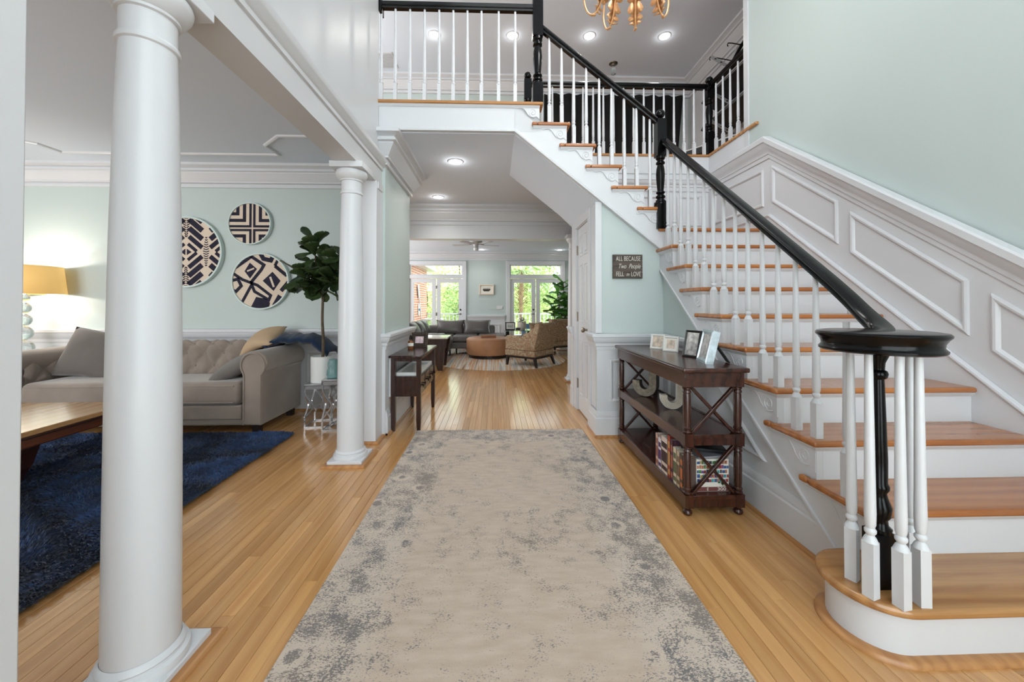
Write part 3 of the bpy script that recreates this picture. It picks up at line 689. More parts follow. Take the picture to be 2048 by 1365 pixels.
# ------------------------------------------------------------------ railings
RAILP = [(-.020,-.062),(.020,-.062),(.024,-.048),(.017,-.038),(.031,-.024),(.033,-.010),(.022,0),(-.022,0),(-.033,-.010),(-.031,-.024),(-.017,-.038),(-.024,-.048)]
balc = {}
def baluster(h, hb, parent, loc, rz=0, w=.031, rt=.0095):
    key = (round(h,2), round(hb,2), w)
    if key in balc:
        o = inst(balc[key], 'baluster', parent, loc, (0,0,rz)); o.scale = (1,1,1); return o
    b = MB(); a = w/2
    b.box(-a,a,-a,a,0,hb)
    b.lathe([(a*1.30,hb-.001),(a*.95,hb+.014),(a*.62,hb+.022),(a*.98,hb+.032),(a*1.0,hb+.040),(a*.70,hb+.047),(a*.92,hb+.060),(a*.98,hb+.10),(a*.9,hb+.22),((a*.9+rt)/2,(hb+.22+h)/2),(rt,h)], (0,0,0), 12, a0=pi/12)
    o = b.build('baluster', 'white', parent, smooth=38); o.location = loc; o.rotation_euler = (0,0,rz); balc[key] = o
    return o
def newel(parent, loc, z, w=.088, ball=True, top_open=None, name='newel_post'):
    """z = (foot, low block top, turned top, upper block top); local z is absolute height"""
    a = w/2; z0, z1, z2, z3 = z; b = MB()
    b.box(-a,a,-a,a,z0,z1).box(-a,a,-a,a,z2,z3)
    h = z2-z1; r = a
    pf = [(.98,0),(1.0,.03),(.72,.05),(.72,.07),(.98,.09),(.98,.12),(.70,.15),(.66,.17),(.90,.19),(.90,.21),(.64,.24),(.70,.30),(.86,.48),(.92,.60),(.84,.72),(.66,.80),(.62,.82),(.92,.84),(.92,.87),(.66,.90),(.66,.92),(.95,.95),(.98,1.0)]
    b.lathe([(r*q, z1+h*t) for q, t in pf], (0,0,0), 18)
    if ball:
        b.lathe([(a*.95,z3),(a*.6,z3+.008),(a*.35,z3+.014)], (0,0,0), 14); b.sphere((0,0,z3+.012+a), a*.98, 18, 10)
    o = b.build(name, 'black', parent, smooth=40); o.location = loc; return o
# ---- lower flight railing with the round volute
RL = thing('stair_railing', 'black railing with white balusters up the lower flight, ending in a round volute cap', 'railing', (1.38,1.31,0))
o0 = Vector(RL.location)
ztop = lambda y: 1.45+.822*(y-1.80)
path = [Vector((1.52,3.30,ztop(3.30))), Vector((1.52,2.4,ztop(2.4))), Vector((1.52,1.74,ztop(1.74)))]
ez = [(1.52,1.74,ztop(1.74)),(1.518,1.63,ztop(1.63)),(1.513,1.55,1.243),(1.503,1.48,1.184),(1.482,1.41,1.140),(1.44,1.35,1.114),(1.37,1.31,1.103),(1.32,1.30,1.098)]
path = [path[0], path[1]]+smoothpath(ez, 5)
MB().sweep([v-o0 for v in path], RAILP, 1).build('handrail', 'black', RL, smooth=45)
MB().lathe([(.02,1.028),(.160,1.028),(.167,1.033),(.168,1.040),(.162,1.046),(.159,1.052),(.161,1.064),(.169,1.078),(.176,1.085),(.177,1.092),(.172,1.098),(.155,1.101),(.02,1.102)], (0,0,0), 48).build('volute_cap', 'black', RL, smooth=40)
nb_ = MB().box(-.032,.032,-.032,.032,R,R+.19)
nb_.lathe([(.034,R+.19),(.036,R+.205),(.026,R+.215),(.024,R+.235),(.034,R+.25),(.036,R+.28),(.026,R+.31),(.022,R+.33),(.030,R+.345),(.030,R+.355),(.025,R+.365),(.026,R+.45),(.020,R+.70),(.019,.925),(.027,.932),(.030,.945),(.027,.955),(.020,.96),(.022,.985),(.034,1.015),(.038,1.031)], (0,0,0), 18)
nn = nb_.build('newel_post', 'black', RL, smooth=40); nn.location = (.008,.012,0)
for x, y, r_ in ((1.312,1.348,.5),(1.297,1.265,.3),(1.355,1.218,.15),(1.432,1.226,-.1),(1.505,1.318,-.3),(1.462,1.405,.2)):
    baluster(1.034-R, .19, RL, Vector((x,y,R))-o0, r_, .034, .0115)
def onrail(y): return ztop(y)-.058
for k in range(2, 10):
    z = k*R
    for dy in (.052, .170):
        y = YN[k]+dy+.0
        if k == 2 and dy < .1:
            baluster(1.12-z, .19, RL, Vector((1.495,y+.06,z))-o0, 0, .034, .0115); continue
        if k == 2: continue
        baluster(onrail(y)-z, .165, RL, Vector((1.522,y,z))-o0, 0, .034, .0105)
# ---- landing newel and the upper flight railing
RU = thing('stair_railing', 'black railing with white balusters up the upper flight, from ball topped newel to balcony post', 'railing', (1.50,3.345,1.88))
o1 = Vector(RU.location)
newel(RU, Vector((1.50,3.345,0))-o1, (1.87,2.12,2.53,2.865), .084)
MB().lathe([(.05,2.095),(.05,2.11),(.04,2.12)], (0,0,-1.88), 16).build('newel_collar', 'black', RU, smooth=40)
newel(RU, Vector((.385,3.365,0))-o1, (3.0,3.175,3.605,4.02), .092)
zt2 = lambda x: 3.715-.786*(x-.42)
MB().sweep([Vector((1.47,3.355,zt2(1.47)))-o1, Vector((.42,3.355,zt2(.42)))-o1], RAILP, 1).build('handrail', 'black', RU, smooth=45)
for k, xs in ((11,(1.41,)),(12,(1.175,1.287)),(13,(.945,1.058)),(14,(.713,.827)),(15,(.490,.602))):
    for x in xs: baluster(zt2(x)-.058-k*R, .165, RU, Vector((x,3.36,k*R))-o1)
# ---- balcony railing
RB = thing('balcony_railing', 'black and white level railing of the upper balcony, left of the stair top', 'railing', (-1.0,3.365,3.0))
o2 = Vector(RB.location)
MB().sweep([Vector((-1.03,3.365,3.90))-o2, Vector((.345,3.365,3.90))-o2], RAILP, 1).build('handrail', 'black', RB, smooth=45)
MB().box(-.03,-.008,-.05,.05,.79,.92).build('wall_rosette', 'black', RB, bevel=.004)
for px in (63,138,216,294,372,448,524,600,693,783):
    X = (740+px*.371-990)/750*3.365+.0
    baluster(.842, .17, RB, Vector((X,3.365,3.0))-o2)
# ---- gallery railing
RG = thing('gallery_railing', 'black and white railing round the far side of the stairwell, with ball topped corner newel', 'railing', (2.63,4.50,3.0))
o3 = Vector(RG.location)
newel(RG, Vector((2.63,4.50,0))-o3, (3.0,3.29,3.71,3.885), .088)
newel(RG, Vector((.395,4.50,0))-o3, (3.0,3.20,3.66,3.90), .088)
MB().sweep([Vector((.43,4.50,3.885))-o3, Vector((2.63,4.50,3.885))-o3, Vector((2.63,3.77,3.885))-o3], RAILP, 1).build('handrail', 'black', RG, smooth=45)
x = .57
while x < 2.57: baluster(.827, .16, RG, Vector((x,4.50,3.0))-o3); x += .1245
for y in (4.36,4.225,4.09,3.955,3.82): baluster(.827, .16, RG, Vector((2.63,y,3.0))-o3)
# ------------------------------------------------------------------ columns
def column(name, label, cx, cy):
    t = thing(name, label, 'column', (cx,cy,0))
    MB().box(-.126,.126,-.126,.126,0,.038).build('plinth', 'white', t, bevel=.003)
    MB().lathe([(.122,.038),(.124,.05),(.120,.062),(.108,.068),(.106,.076),(.110,.082),(.106,.090),(.098,.098)], (0,0,0), 48, cap=False).build('base', 'white', t, smooth=35)
    MB().lathe([(.097,.095),(.0955,.5),(.0935,.9),(.088,1.4),(.080,1.8),(.0735,2.02),(.0735,2.03),(.080,2.034),(.082,2.042),(.080,2.05),(.0735,2.054),(.0735,2.13)], (0,0,0), 48, cap=False).build('shaft', 'white', t, smooth=35)
    MB().lathe([(.0735,2.13),(.082,2.133),(.082,2.142),(.088,2.146),(.10,2.158),(.112,2.178),(.116,2.195),(.112,2.208),(.104,2.214)], (0,0,0), 48, cap=False).build('capital', 'white', t, smooth=35)
    MB().box(-.122,.122,-.122,.122,2.214,2.259).build('abacus', 'white', t, bevel=.003)
    MB().sweep([(-.126,-.126,0),(.126,-.126,0),(.126,.126,0),(-.126,.126,0)], SHOE, -1, closed=True).build('shoe_moulding', 'shoe', t)
    return t
column('column', 'white tapered column nearest the viewer at left', -1.14, 1.262)
column('column', 'slimmer looking white column farther off, beside the silver side tables', -1.105, 2.92)
column('column', 'small far white column at the living room opening beside the closet door', 1.225, 5.80)
# ------------------------------------------------------------------ left room
def tufted(fn, u0, u1, v0, v1, su, sv, nu, nv, depth, nrm):
    """grid surface with diamond tufts; fn(u,v) -> point, nrm(u,v) -> outward normal"""
    b = MB(); vs = []; fs = []
    for i in range(nu+1):
        for j in range(nv+1):
            u = u0+(u1-u0)*i/nu; v = v0+(v1-v0)*j/nv
            A, B = u/su+v/sv, u/su-v/sv
            pad = (abs(sin(pi*A))**.55)*(abs(sin(pi*B))**.55)
            e = min(1, (v1-v)/.06, (v-v0)/.04) if v1 > v0 else 1
            vs.append(Vector(fn(u, v))+Vector(nrm(u, v))*depth*pad*max(.15, e))
    for i in range(nu):
        for j in range(nv):
            a = i*(nv+1)+j; fs.append((a, a+nv+1, a+nv+2, a+1))
    return b.add(vs, fs)
SF = thing('chesterfield_sofa', 'taupe velvet button tufted sofa with rolled arms behind the columns', 'sofa', (-3.32,3.85,0))
so = Vector((3.32,-3.85,0))
def sof(mb, name, m='velvet', **k):
    mb.v = [(p[0]+so.x, p[1]+so.y, p[2]) for p in mb.v]; return mb.build(name, m, SF, **k)
sof(MB().box(-4.30,-2.30,3.53,4.17,.075,.255), 'base', bevel=.02, seg=3)
sof(MB().box(-4.28,-2.32,3.512,3.535,.135,.262), 'front_rail', bevel=.012, seg=3)
for k in range(2):
    x0 = -4.27+k*.975
    c = sof(MB().box(x0, x0+.965, 3.50, 4.02, .265, .475), 'seat_cushion', bevel=.055, seg=5)
    sof(MB().tube([(x0+.05,3.497,.445),(x0+.915,3.497,.445)], .006, 6).tube([(x0+.05,3.497,.295),(x0+.915,3.497,.295)], .006, 6), 'piping')
# tufted back with a rolled top
def bk(u, v):   # v is arc length up the front and over the roll
    if v < .26: return (u, 4.03+.06*v, .42+v)
    a = (v-.26)/.12
    return (u, 4.0457+.065-.115*sin(min(a,pi)+.0)*.6-.065*cos(min(a, pi)), .68+.105*sin(min(a, pi/2)) if a < pi/2 else .68+.105*sin(a))
def bn(u, v):
    if v < .26: return (0,-1,.05)
    a = min((v-.26)/.12, pi); return (0,-cos(a),sin(a))
b = tufted(bk, -4.28, -2.30, 0, .60, .19, .26, 132, 40, .044, bn)
sof(b, 'backrest', smooth=180)
sof(MB().box(-4.30,-2.28,4.09,4.18,.1,.74), 'back_panel', bevel=.03, seg=3)
bt0 = None
for m_ in range(-24, -11):
    for v in (.13, .26, .39):
        off = 0 if round(v/.13) % 2 == 0 else .095
        u = m_*.19+off
        if -4.2 < u < -2.36:
            p = Vector(bk(u, v)); n = Vector(bn(u, v)); p = p+n*.004+so
            if bt0 is None: bt0 = MB().sphere((0,0,0), .011, 8, 5).build('button', 'velvet', SF, smooth=60); bt0.location = p
            else: inst(bt0, 'button', SF, p)
def arm(x0, sgn, name):
    """x0: outer face; sgn=+1 right arm"""
    out = [(0,.085),(0,.56)]+[(-.082+.125*cos(radians(a)), .645+.118*sin(radians(a))) for a in range(-40, 221, 15)]+[(-.175,.55),(-.175,.085)]
    poly = [(x0+sgn*p[0], p[1]) for p in out]
    sof(MB().prism(poly, 'Y', 3.50, 4.19), name, bevel=.022, seg=3)
    pp = [(x0+sgn*(p[0]*.86-.012), 3.495, .09+(p[1]-.085)*.965) for p in out]
    sof(MB().tube(pp, .007, 6), 'piping')
arm(-2.125, 1, 'arm'); arm(-4.475, -1, 'arm')
# tufted inside of the left arm
b = tufted(lambda u, v: (-4.29-.02*v, u, .45+v), 3.55, 4.1, 0, .26, .19, .26, 36, 18, .036, lambda u, v: (1,0,.1)); sof(b, 'arm_tufting', smooth=180)
for x in (-2.20,-4.40):
    for y in (3.56,4.12): sof(MB().box(x-.03,x+.03,y-.03,y+.03,0,.09), 'leg', 'darkfoot')
RX = lambda a: Matrix.Rotation(radians(a), 4, 'X'); RY = lambda a: Matrix.Rotation(radians(a), 4, 'Y'); RZ = lambda a: Matrix.Rotation(radians(a), 4, 'Z')
def cushion(label, loc, w, h, t, mtx, m, piping=True, flop=0):
    o = MB().pillow(w, h, t, 16, mtx, flop=flop).build('cushion', m, weld=True, smooth=180); o.location = loc
    tag(o, label, 'cushion'); return o
cushion('large taupe cushion standing against the left end of the sofa', (-4.02,3.88,.70), .52, .50, .17, RZ(8) @ RX(68) @ RZ(-8), 'pillowtaupe')
cushion('taupe cushion slumped against the right arm of the sofa', (-2.56,3.80,.57), .46, .42, .15, RY(-28) @ RX(18), 'pillowtaupe')
cushion('tan cushion folded over the sofa back near its right arm', (-2.44,4.0,.815), .42, .34, .13, RZ(-12) @ RY(-22) @ RX(32), 'tan', flop=-.05)
# knitted throw draped over the arm
vs = []; fs = []; nu, nv = 30, 16
for i in range(nu+1):
    for j in range(nv+1):
        u = i/nu; v = j/nv
        x = -2.34+.66*u; y = 3.84+.33*v
        z = .768+.115*min(1, u/.22)**.6*(.5+.5*sin(pi*min(1,max(0,v)))**.6) - .15*max(0, (u-.68)/.32)**1.3 + .007*sin(27*u+6*v)+.004*sin(61*u)
        vs.append((x, y, z))
for i in range(nu):
    for j in range(nv):
        a = i*(nv+1)+j; fs.append((a, a+nv+1, a+nv+2, a+1))
th = MB().add(vs, fs).build('throw_blanket', 'navycloth', smooth=180); sd = th.modifiers.new('thick', 'SOLIDIFY'); sd.thickness = .05; sd.offset = -1
tag(th, 'navy blue knitted throw over the right arm of the taupe sofa', 'throw')
# hoop wall art
def clip(poly, r=.985, n=40):
    out = poly
    for k in range(n):
        a0, a1 = 2*pi*k/n, 2*pi*(k+1)/n
        A = (r*cos(a0), r*sin(a0)); B = (r*cos(a1), r*sin(a1)); inp = out; out = []
        if not inp: break
        ins = lambda p: (B[0]-A[0])*(p[1]-A[1])-(B[1]-A[1])*(p[0]-A[0]) >= 0
        for i in range(len(inp)):
            P, Q = inp[i-1], inp[i]
            d1 = (B[0]-A[0])*(P[1]-A[1])-(B[1]-A[1])*(P[0]-A[0]); d2 = (B[0]-A[0])*(Q[1]-A[1])-(B[1]-A[1])*(Q[0]-A[0])
            if (d1 >= 0) != (d2 >= 0):
                t = d1/(d1-d2); out.append((P[0]+(Q[0]-P[0])*t, P[1]+(Q[1]-P[1])*t))
            if d2 >= 0: out.append(Q)
    return out
def stroke(pts, w):
    """thick polyline as quads, mitred"""
    P = [Vector((p[0],p[1],0)) for p in pts]; L_, R_ = [], []
    for i, p in enumerate(P):
        d1 = (P[i]-P[i-1]).normalized() if i > 0 else None; d2 = (P[i+1]-P[i]).normalized() if i < len(P)-1 else None
        n1 = Vector((-d1.y,d1.x,0)) if d1 else None; n2 = Vector((-d2.y,d2.x,0)) if d2 else None
        q = (n1+n2)/max(.3, 1+n1.dot(n2)) if n1 and n2 else (n1 or n2)
        L_.append(p+q*w/2); R_.append(p-q*w/2)
    return [[(L_[i].x,L_[i].y),(R_[i].x,R_[i].y),(R_[i+1].x,R_[i+1].y),(L_[i+1].x,L_[i+1].y)] for i in range(len(P)-1)]
def hoop(label, cx, cz, r, polys):
    t = thing('hoop_wall_art', label, 'wall art', (cx, BW-.002, cz), 0, 'round printed hoops over the sofa')
    MB().lathe([(r*.94,0),(r,0),(r,.048),(r*.955,.048),(r*.95,.036)], (0,0,0), 48, cap=False, axis='Y').build('hoop', 'hoop', t, smooth=40)
    t.children[0].rotation_euler = (0,0,0); t.children[0].scale = (1,-1,1)
    MB().lathe([(r*.965,0),(r*.965,.034)], (0,0,0), 48, axis='Y').build('print_cloth', 'cream', t).scale = (1,-1,1)
    b = MB()
    for q in polys:
        q = clip(q, .955)
        if len(q) > 2: b.prism([(p[0]*r, p[1]*r) for p in q], 'Y', -.0348, -.0356)
    b.build('pattern', 'ink', t); return t, r
# 1: nested diamonds with feathered braids
P1 = []
def dia(cx, cz, a, b, w):
    return stroke([(cx-a,cz),(cx,cz+b)], w)+stroke([(cx,cz+b),(cx+a,cz)], w)+stroke([(cx+a,cz),(cx,cz-b)], w)+stroke([(cx,cz-b),(cx-a,cz)], w)
P1 += [[(-.15,0),(-.02,.09),(-.02,-.09)],[(.15,0),(.02,.09),(.02,-.09)]]
for c, w in ((.27,.09),(.50,.125),(.74,.145),(.98,.15),(1.22,.15),(1.46,.15)):
    for mx in (0, 1):
        for sx in (1,-1):
            for sz in (1,-1):
                p_ = []
                for x in (.05 if c < .4 else .075, .44):
                    z = c-.86*x
                    if z < .02: x = (c-.02)/.86; z = .02
                    xx = x if not mx else 1.10-x
                    p_.append((sx*xx, sz*z))
                P1 += stroke(p_, w)
for sz in (1,-1):
    for k in range(9):
        z = sz*(.42+.065*k); w_ = .03+.012*k
        P1 += stroke([(-w_, z+sz*.05),(-.008, z)], .028)+stroke([(w_, z+sz*.05),(.008, z)], .028)
for sx in (1,-1):
    for k in range(-6, 7):
        w_ = .075*(1-abs(k)/7.5)+.01; z = k*.065
        P1 += stroke([(sx*(.55+.0)-w_, z+.03),(sx*.55, z)], .026)+stroke([(sx*.55+w_, z+.03),(sx*.55, z)], .026)
# 2: mitred stripes meeting in a cross
P2 = []
cx, cz = .12, -.22
for sx in (1,-1):
    for sz in (1,-1):
        for d, w in ((.09,.11),(.37,.15),(.68,.15),(.98,.13)):
            P2 += stroke([(cx+sx*d, cz+sz*1.6),(cx+sx*d, cz+sz*d),(cx+sx*1.7, cz+sz*d)], w)
# 3: maze of lozenges
P3 = [[(-.62,.30),(-.36,.72),(-.05,.44),(-.34,.02)]]
P3 = [[(-.55,.36),(-.37,.66),(-.12,.44),(-.36,.10)],[(.08,.02),(.42,.34),(.70,.02),(.46,-.34)]]
P3 += stroke([(-1,.50),(-.50,.86),(-.38,.96)], .30)+stroke([(-.38,.92),(.12,.58),(.02,.40),(-.34,-.06)], .11)+stroke([(-.92,.26),(-.62,.06),(-.10,-.14),(.36,-.50),(.30,-.66),(-.20,-.36),(-.30,-.12),(-.66,-.80)], .10)
P3 += stroke([(.0,.98),(.10,.80),(.36,.74),(.46,.96)], .15)+stroke([(.50,.55),(.92,.20)], .12)+stroke([(.62,.80),(.50,.55)], .10)+stroke([(-1,.02),(-.78,.08),(-.66,-.16),(-.84,-.36),(-1,-.3)], .11)+stroke([(.72,-.34),(.98,-.02)], .14)
P3 += [[(-.34,-.95),(-.14,-.55),(.20,-.62),(.34,-.76),(.30,-.98),(0,-1.05)],[(.40,-.86),(.62,-.46),(.80,-.58),(.66,-.78)]]
hoop('largest printed hoop, nested navy diamonds, half hidden by the near column', -3.425, 1.77, .395, P1)
hoop('smallest printed hoop, navy mitred stripes meeting in a cross, highest on the wall', -2.735, 2.09, .235, P2)
hm, hr = hoop('middle sized printed hoop, navy lozenge maze, beside the fig tree', -2.615, 1.445, .315, P3)
sl = MB()
for q in stroke([(-.46,.36),(-.22,.46)], .055)+stroke([(.34,.16),(.47,-.20)], .07): sl.prism([(p[0]*hr, p[1]*hr) for p in q], 'Y', -.0353, -.0362)
sl.build('slash_print', 'cream', hm)
# table lamp on its side table
ls = thing('side_table', 'small white side table under the amber lamp beyond the sofa', 'table', (-4.86,4.02,0))
MB().box(-.22,.22,-.22,.22,.60,.63).build('tabletop', 'white', ls, bevel=.004)
for sx in (-1,1):
    for sy in (-1,1): MB().box(sx*.19-.02,sx*.19+.02,sy*.19-.02,sy*.19+.02,0,.60).build('leg', 'white', ls)
LP = thing('table_lamp', 'clear glass ball table lamp with a glowing amber drum shade', 'lamp', (-4.86,4.02,.63))
MB().lathe([(.08,0),(.08,.015),(.02,.02)], (0,0,0), 20).build('base', 'chrome', LP, smooth=40)
gb = MB(); z = .02
for r in (.085,.075,.065,.06,.05): gb.sphere((0,0,z+r), r, 16, 10); z += 2*r-.004
gb.build('glass_balls', 'glass', LP, smooth=60)
MB().lathe([(.27,.955),(.30,.665)], (0,0,0), 40, cap=False).build('lamp_shade', 'shade', LP, smooth=60).modifiers.new('t', 'SOLIDIFY').thickness = .004
MB().tube([(0,0,.66),(0,0,.80)], .012, 8).sphere((0,0,.83), .035, 10, 8).build('bulb', 'led', LP, smooth=60)
point('lamp_bulb_light', (-4.86,4.02,1.36), 15, .03, (1,.98,.95)); point('lamp_bulb_light', (-4.86,4.02,1.53), 10, .03, (1,.98,.95))
# coffee table
CT = thing('coffee_table', 'oak topped coffee table with dark curved legs on the navy rug', 'table', (-3.16,2.10,.012))
MB().box(-.50,.50,-.80,.78,.425,.457).build('tabletop', woodmat('pale_oak_top', (176,128,78), (212,166,112), .15, 'Y', .8, coat=.4), CT, bevel=.006)
MB().box(-.455,.455,-.75,.735,.345,.4245).build('apron', woodmat('cherry_apron', (74,34,18), (118,60,34), .3, 'Y', 1.0, coat=.2), CT, bevel=.008)
MB().box(-.48,.48,-.78,.76,.405,.4249).build('moulding', 'walnutY', CT, bevel=.005)
lg = [(.44,.345),(.30,.345),(.285,.27),(.25,.19),(.19,.10),(.13,.03),(.12,0),(.40,0),(.36,.06),(.38,.15),(.42,.26)]
for sx in (1,-1):
    for y in (.20,-.55):
        q = [(sx*.44,.345),(sx*.31,.345),(sx*.30,.27),(sx*.25,.18),(sx*.17,.09),(sx*.08,.02),(sx*.08,0),(sx*.24,0),(sx*.26,.03),(sx*.33,.12),(sx*.40,.23)]
        MB().prism(q, 'Y', y-.045, y+.045).build('leg', 'walnut', CT, bevel=.006)
MB().box(-.12,.12,-.6,.26,.0,.04).build('stretcher', 'walnutY', CT)
# shag rug
rg = thing('shag_rug', 'navy blue deep shag rug in the left room', 'rug', (-3.2,2.2,0))
MB().box(-1.35,1.35,-1.3,1.28,.0,.012).build('backing', 'shag', rg)
rr_ = random.Random(11); vs = []; fs = []
for k in range(76000):
    x = rr_.uniform(-.75,1.36); y = rr_.uniform(-1.3,1.29)
    if k < 5000: x = 1.34+rr_.uniform(-.03,.04); y = rr_.uniform(-1.3,1.29)
    elif k < 8000: x = rr_.uniform(-.7,1.36); y = 1.28+rr_.uniform(-.03,.03)
    ang = 2.2*sin(x*5.1+1.7*sin(y*4))+2.0*cos(y*6.3+x*2)+rr_.uniform(-.9,.9)
    h = rr_.uniform(.022,.044); lean = rr_.uniform(.015,.042); w = rr_.uniform(.0035,.006)
    dx, dy = cos(ang), sin(ang); i = len(vs)
    vs += [(x-dy*w,y+dx*w,.011),(x+dy*w,y-dx*w,.011),(x+dx*lean*.5+dy*w*.8,y+dy*lean*.5-dx*w*.8,h*.75),(x+dx*lean,y+dy*lean,h*.85)]
    fs += [(i,i+1,i+2),(i,i+2,i+3)]
pm = bpy.data.meshes.new('pile'); pm.from_pydata(vs, [], fs); pm.materials.append(M['shag'])
po = bpy.data.objects.new('pile', pm); COL.objects.link(po); po.parent = rg; po['kind'] = 'stuff'
# silver lattice tables
def lattice(label, x, y, w, h, rz):
    t = thing('lattice_side_table', label, 'table', (x,y,0), rz, 'silver lattice tables')
    a = w/2
    MB().box(-a,a,-a,a,h-.018,h).build('tabletop', 'chrome', t, bevel=.003)
    MB().box(-a,a,-a,-a+.014,h-.05,h-.019).box(-a,a,a-.014,a,h-.05,h-.019).box(-a,-a+.014,-a,a,h-.05,h-.019).box(a-.014,a,-a,a,h-.05,h-.019).build('rim', 'chrome', t)
    for k in range(4):
        R4 = Matrix.Rotation(k*pi/2, 4, 'Z'); b = MB()
        for s in (1,-1):
            q = smoothpath([(s*a*.94,-a+.007,.0),(s*a*.94,-a+.007,h*.22),(s*a*.72,-a+.007,h*.32),(s*a*.30,-a+.007,h*.50),(s*a*.72,-a+.007,h*.68),(s*a*.90,-a+.007,h*.78),(s*a*.94,-a+.007,h-.03)], 5)
            for i in range(len(q)-1): b.bar(R4 @ q[i], R4 @ q[i+1], .013, .013, R4 @ Vector((0,1,0)))
        b.bar(R4 @ Vector((-a,-a+.007,.007)), R4 @ Vector((a,-a+.007,.007)), .013, .013)
        b.build('lattice_side', 'chrome', t)
    return t
lattice('lower silver lattice side table under the potted fig tree', -1.715, 3.80, .25, .42, .06)
lattice('taller silver lattice side table in front, holding the aqua glass', -1.50, 3.705, .26, .484, .06)
gv = MB().lathe([(.02,0),(.055,.004),(.062,.03),(.058,.075),(.048,.095),(.052,.115),(.05,.15),(.04,.175),(.018,.18)], (0,0,0), 20).build('glass_ornament', 'glassblue', smooth=50)
gv.location = (-1.555,3.67,.484); tag(gv, 'aqua bubbled glass ornament on the silver table beside the white pot', 'ornament')
# fiddle leaf fig
def leafmesh(l, w, m, curl=.12, name='leaf'):
    prof = [(0,.05),(.12,.30),(.30,.44),(.50,.62),(.68,.92),(.82,1.0),(.93,.72),(1,.10)]
    b = MB(); vs = []; fs = []
    for i, (t, ww) in enumerate(prof):
        for s, zz in ((-1,.05),(-.5,.0),(0,-.03),(.5,.0),(1,.05)):
            vs.append((s*ww*w/2, t*l, zz*w*1.2 - curl*l*t*t + .012*l*sin(t*14)*abs(s)))
    for i in range(len(prof)-1):
        for j in range(4): a = i*5+j; fs.append((a,a+1,a+6,a+5))
    o = b.add(vs, fs).build(name, m, smooth=60); return o
pt = thing('potted_fig_tree', 'fiddle leaf fig tree in a white cylinder pot beside the sofa', 'plant', (-1.72,3.80,.42))
MB().lathe([(.098,0),(.104,.004),(.106,.255),(.098,.257),(.094,.235),(.094,.225)], (0,0,0), 36).build('pot', 'ceramic', pt, smooth=40)
MB().lathe([(.093,.20),(.09,.225),(.03,.232),(.001,.234)], (0,0,0), 20).build('soil', 'soil', pt)
tr = smoothpath([(.005,0,.22),(.008,0,.42),(-.002,0,.62),(.004,0,.86)], 5)
MB().tube(tr, [.016-.004*i/len(tr) for i in range(len(tr))], 8).build('trunk', 'bark', pt, smooth=60)
bb = MB(); tips = []
for q in ([(.004,0,.86),(-.03,-.02,.93),(-.06,-.02,1.05),(-.07,-.01,1.22),(-.075,0,1.36)],[(.004,0,.86),(.05,.0,.95),(.12,-.02,1.02),(.20,0,1.06)],[(.03,0,.92),(.09,.02,1.05),(.14,.03,1.18),(.17,.03,1.26)],[(-.03,-.02,.93),(-.10,-.06,1.0),(-.16,-.08,1.06)]):
    sp = smoothpath(q, 5); bb.tube(sp, [.010-.006*i/len(sp) for i in range(len(sp))], 6); tips.append(sp)
bb.build('branches', 'bark', pt, smooth=60)
lm = leafmesh(.185, .13, 'leafdark'); lm.parent = pt; first = True
lr = random.Random(5)
spots_ = []
for bi, n in ((0,46),(1,24),(2,26),(3,22)):
    sp = tips[bi]
    for k in range(n):
        t = .30+.70*k/n if bi != 0 else .22+.78*k/n
        p = sp[min(len(sp)-1, int(t*len(sp)))]
        spots_.append((p, k*2.4+bi+lr.uniform(-.3,.3), lr.uniform(-1.15,.75)+(.5 if k > n-5 else 0), lr.uniform(.85,1.3)))
for p, az, el, sc in spots_:
    q = lm if first else inst(lm, 'leaf', pt, (0,0,0)); first = False
    q.location = p; q.rotation_euler = (el, lr.uniform(-.5,.5), az); q.scale = (sc,sc,sc)
# ------------------------------------------------------------------ left hall console
HC = thing('hall_console_table', 'narrow espresso console table with drawers against the left hall wall', 'table', (-.834,3.97,0))
MB().box(-.155,.155,-.455,.455,.688,.712).build('tabletop', 'espresso', HC, bevel=.008)
for sx in (-1,1):
    for sy in (-1,1):
        x, y = sx*.118, sy*.405
        b = MB().box(x-.021,x+.021,y-.021,y+.021,.10,.688)
        b.add([(x-.021,y-.021,.10),(x+.021,y-.021,.10),(x+.021,y+.021,.10),(x-.021,y+.021,.10),(x-.015,y-.015,0),(x+.015,y-.015,0),(x+.015,y+.015,0),(x-.015,y+.015,0)], [(7,6,5,4),(0,1,5,4),(1,2,6,5),(2,3,7,6),(3,0,4,7)])
        b.build('leg', 'espresso', HC)
MB().box(-.125,.125,-.42,.42,.655,.687).build('apron', 'espresso', HC)
MB().box(-.122,.122,-.40,.40,.32,.51).build('drawer_case', 'espresso', HC, bevel=.003)
MB().box(-.100,.100,-.409,-.40,.335,.375).box(-.1,.1,-.409,-.40,.475,.505).box(-.1,-.075,-.409,-.40,.375,.475).box(.075,.1,-.409,-.40,.375,.475).prism([(-.06,.385),(.06,.385),(.06,.465),(-.06,.465)], 'Y', -.405, -.40).build('end_panel', 'espresso', HC, bevel=.002)
for y in (-.30,-.02,.26):
    dr = MB().box(.122,.13,y-.08 if False else y-.125,y+.125,.335,.495).build('drawer', 'espresso', HC, bevel=.002)
    for q in (-.05,.05):
        MB().lathe([(.006,0),(.006,.012),(.013,.02),(.010,.028)], (.13,y+q,.42), 8, axis='X').bar((.152,y+q-.03,.41),(.152,y+q+.03,.41),.008,.014).build('drawer_pull', 'black', dr, smooth=40)
tyo = thing('serving_tray', 'white tray lying on the lower shelf of the hall console', 'tray', (-.834,3.97,.51))
MB().box(-.11,.11,-.36,.36,.0,.006).build('tray_bed', 'ceramic', tyo)
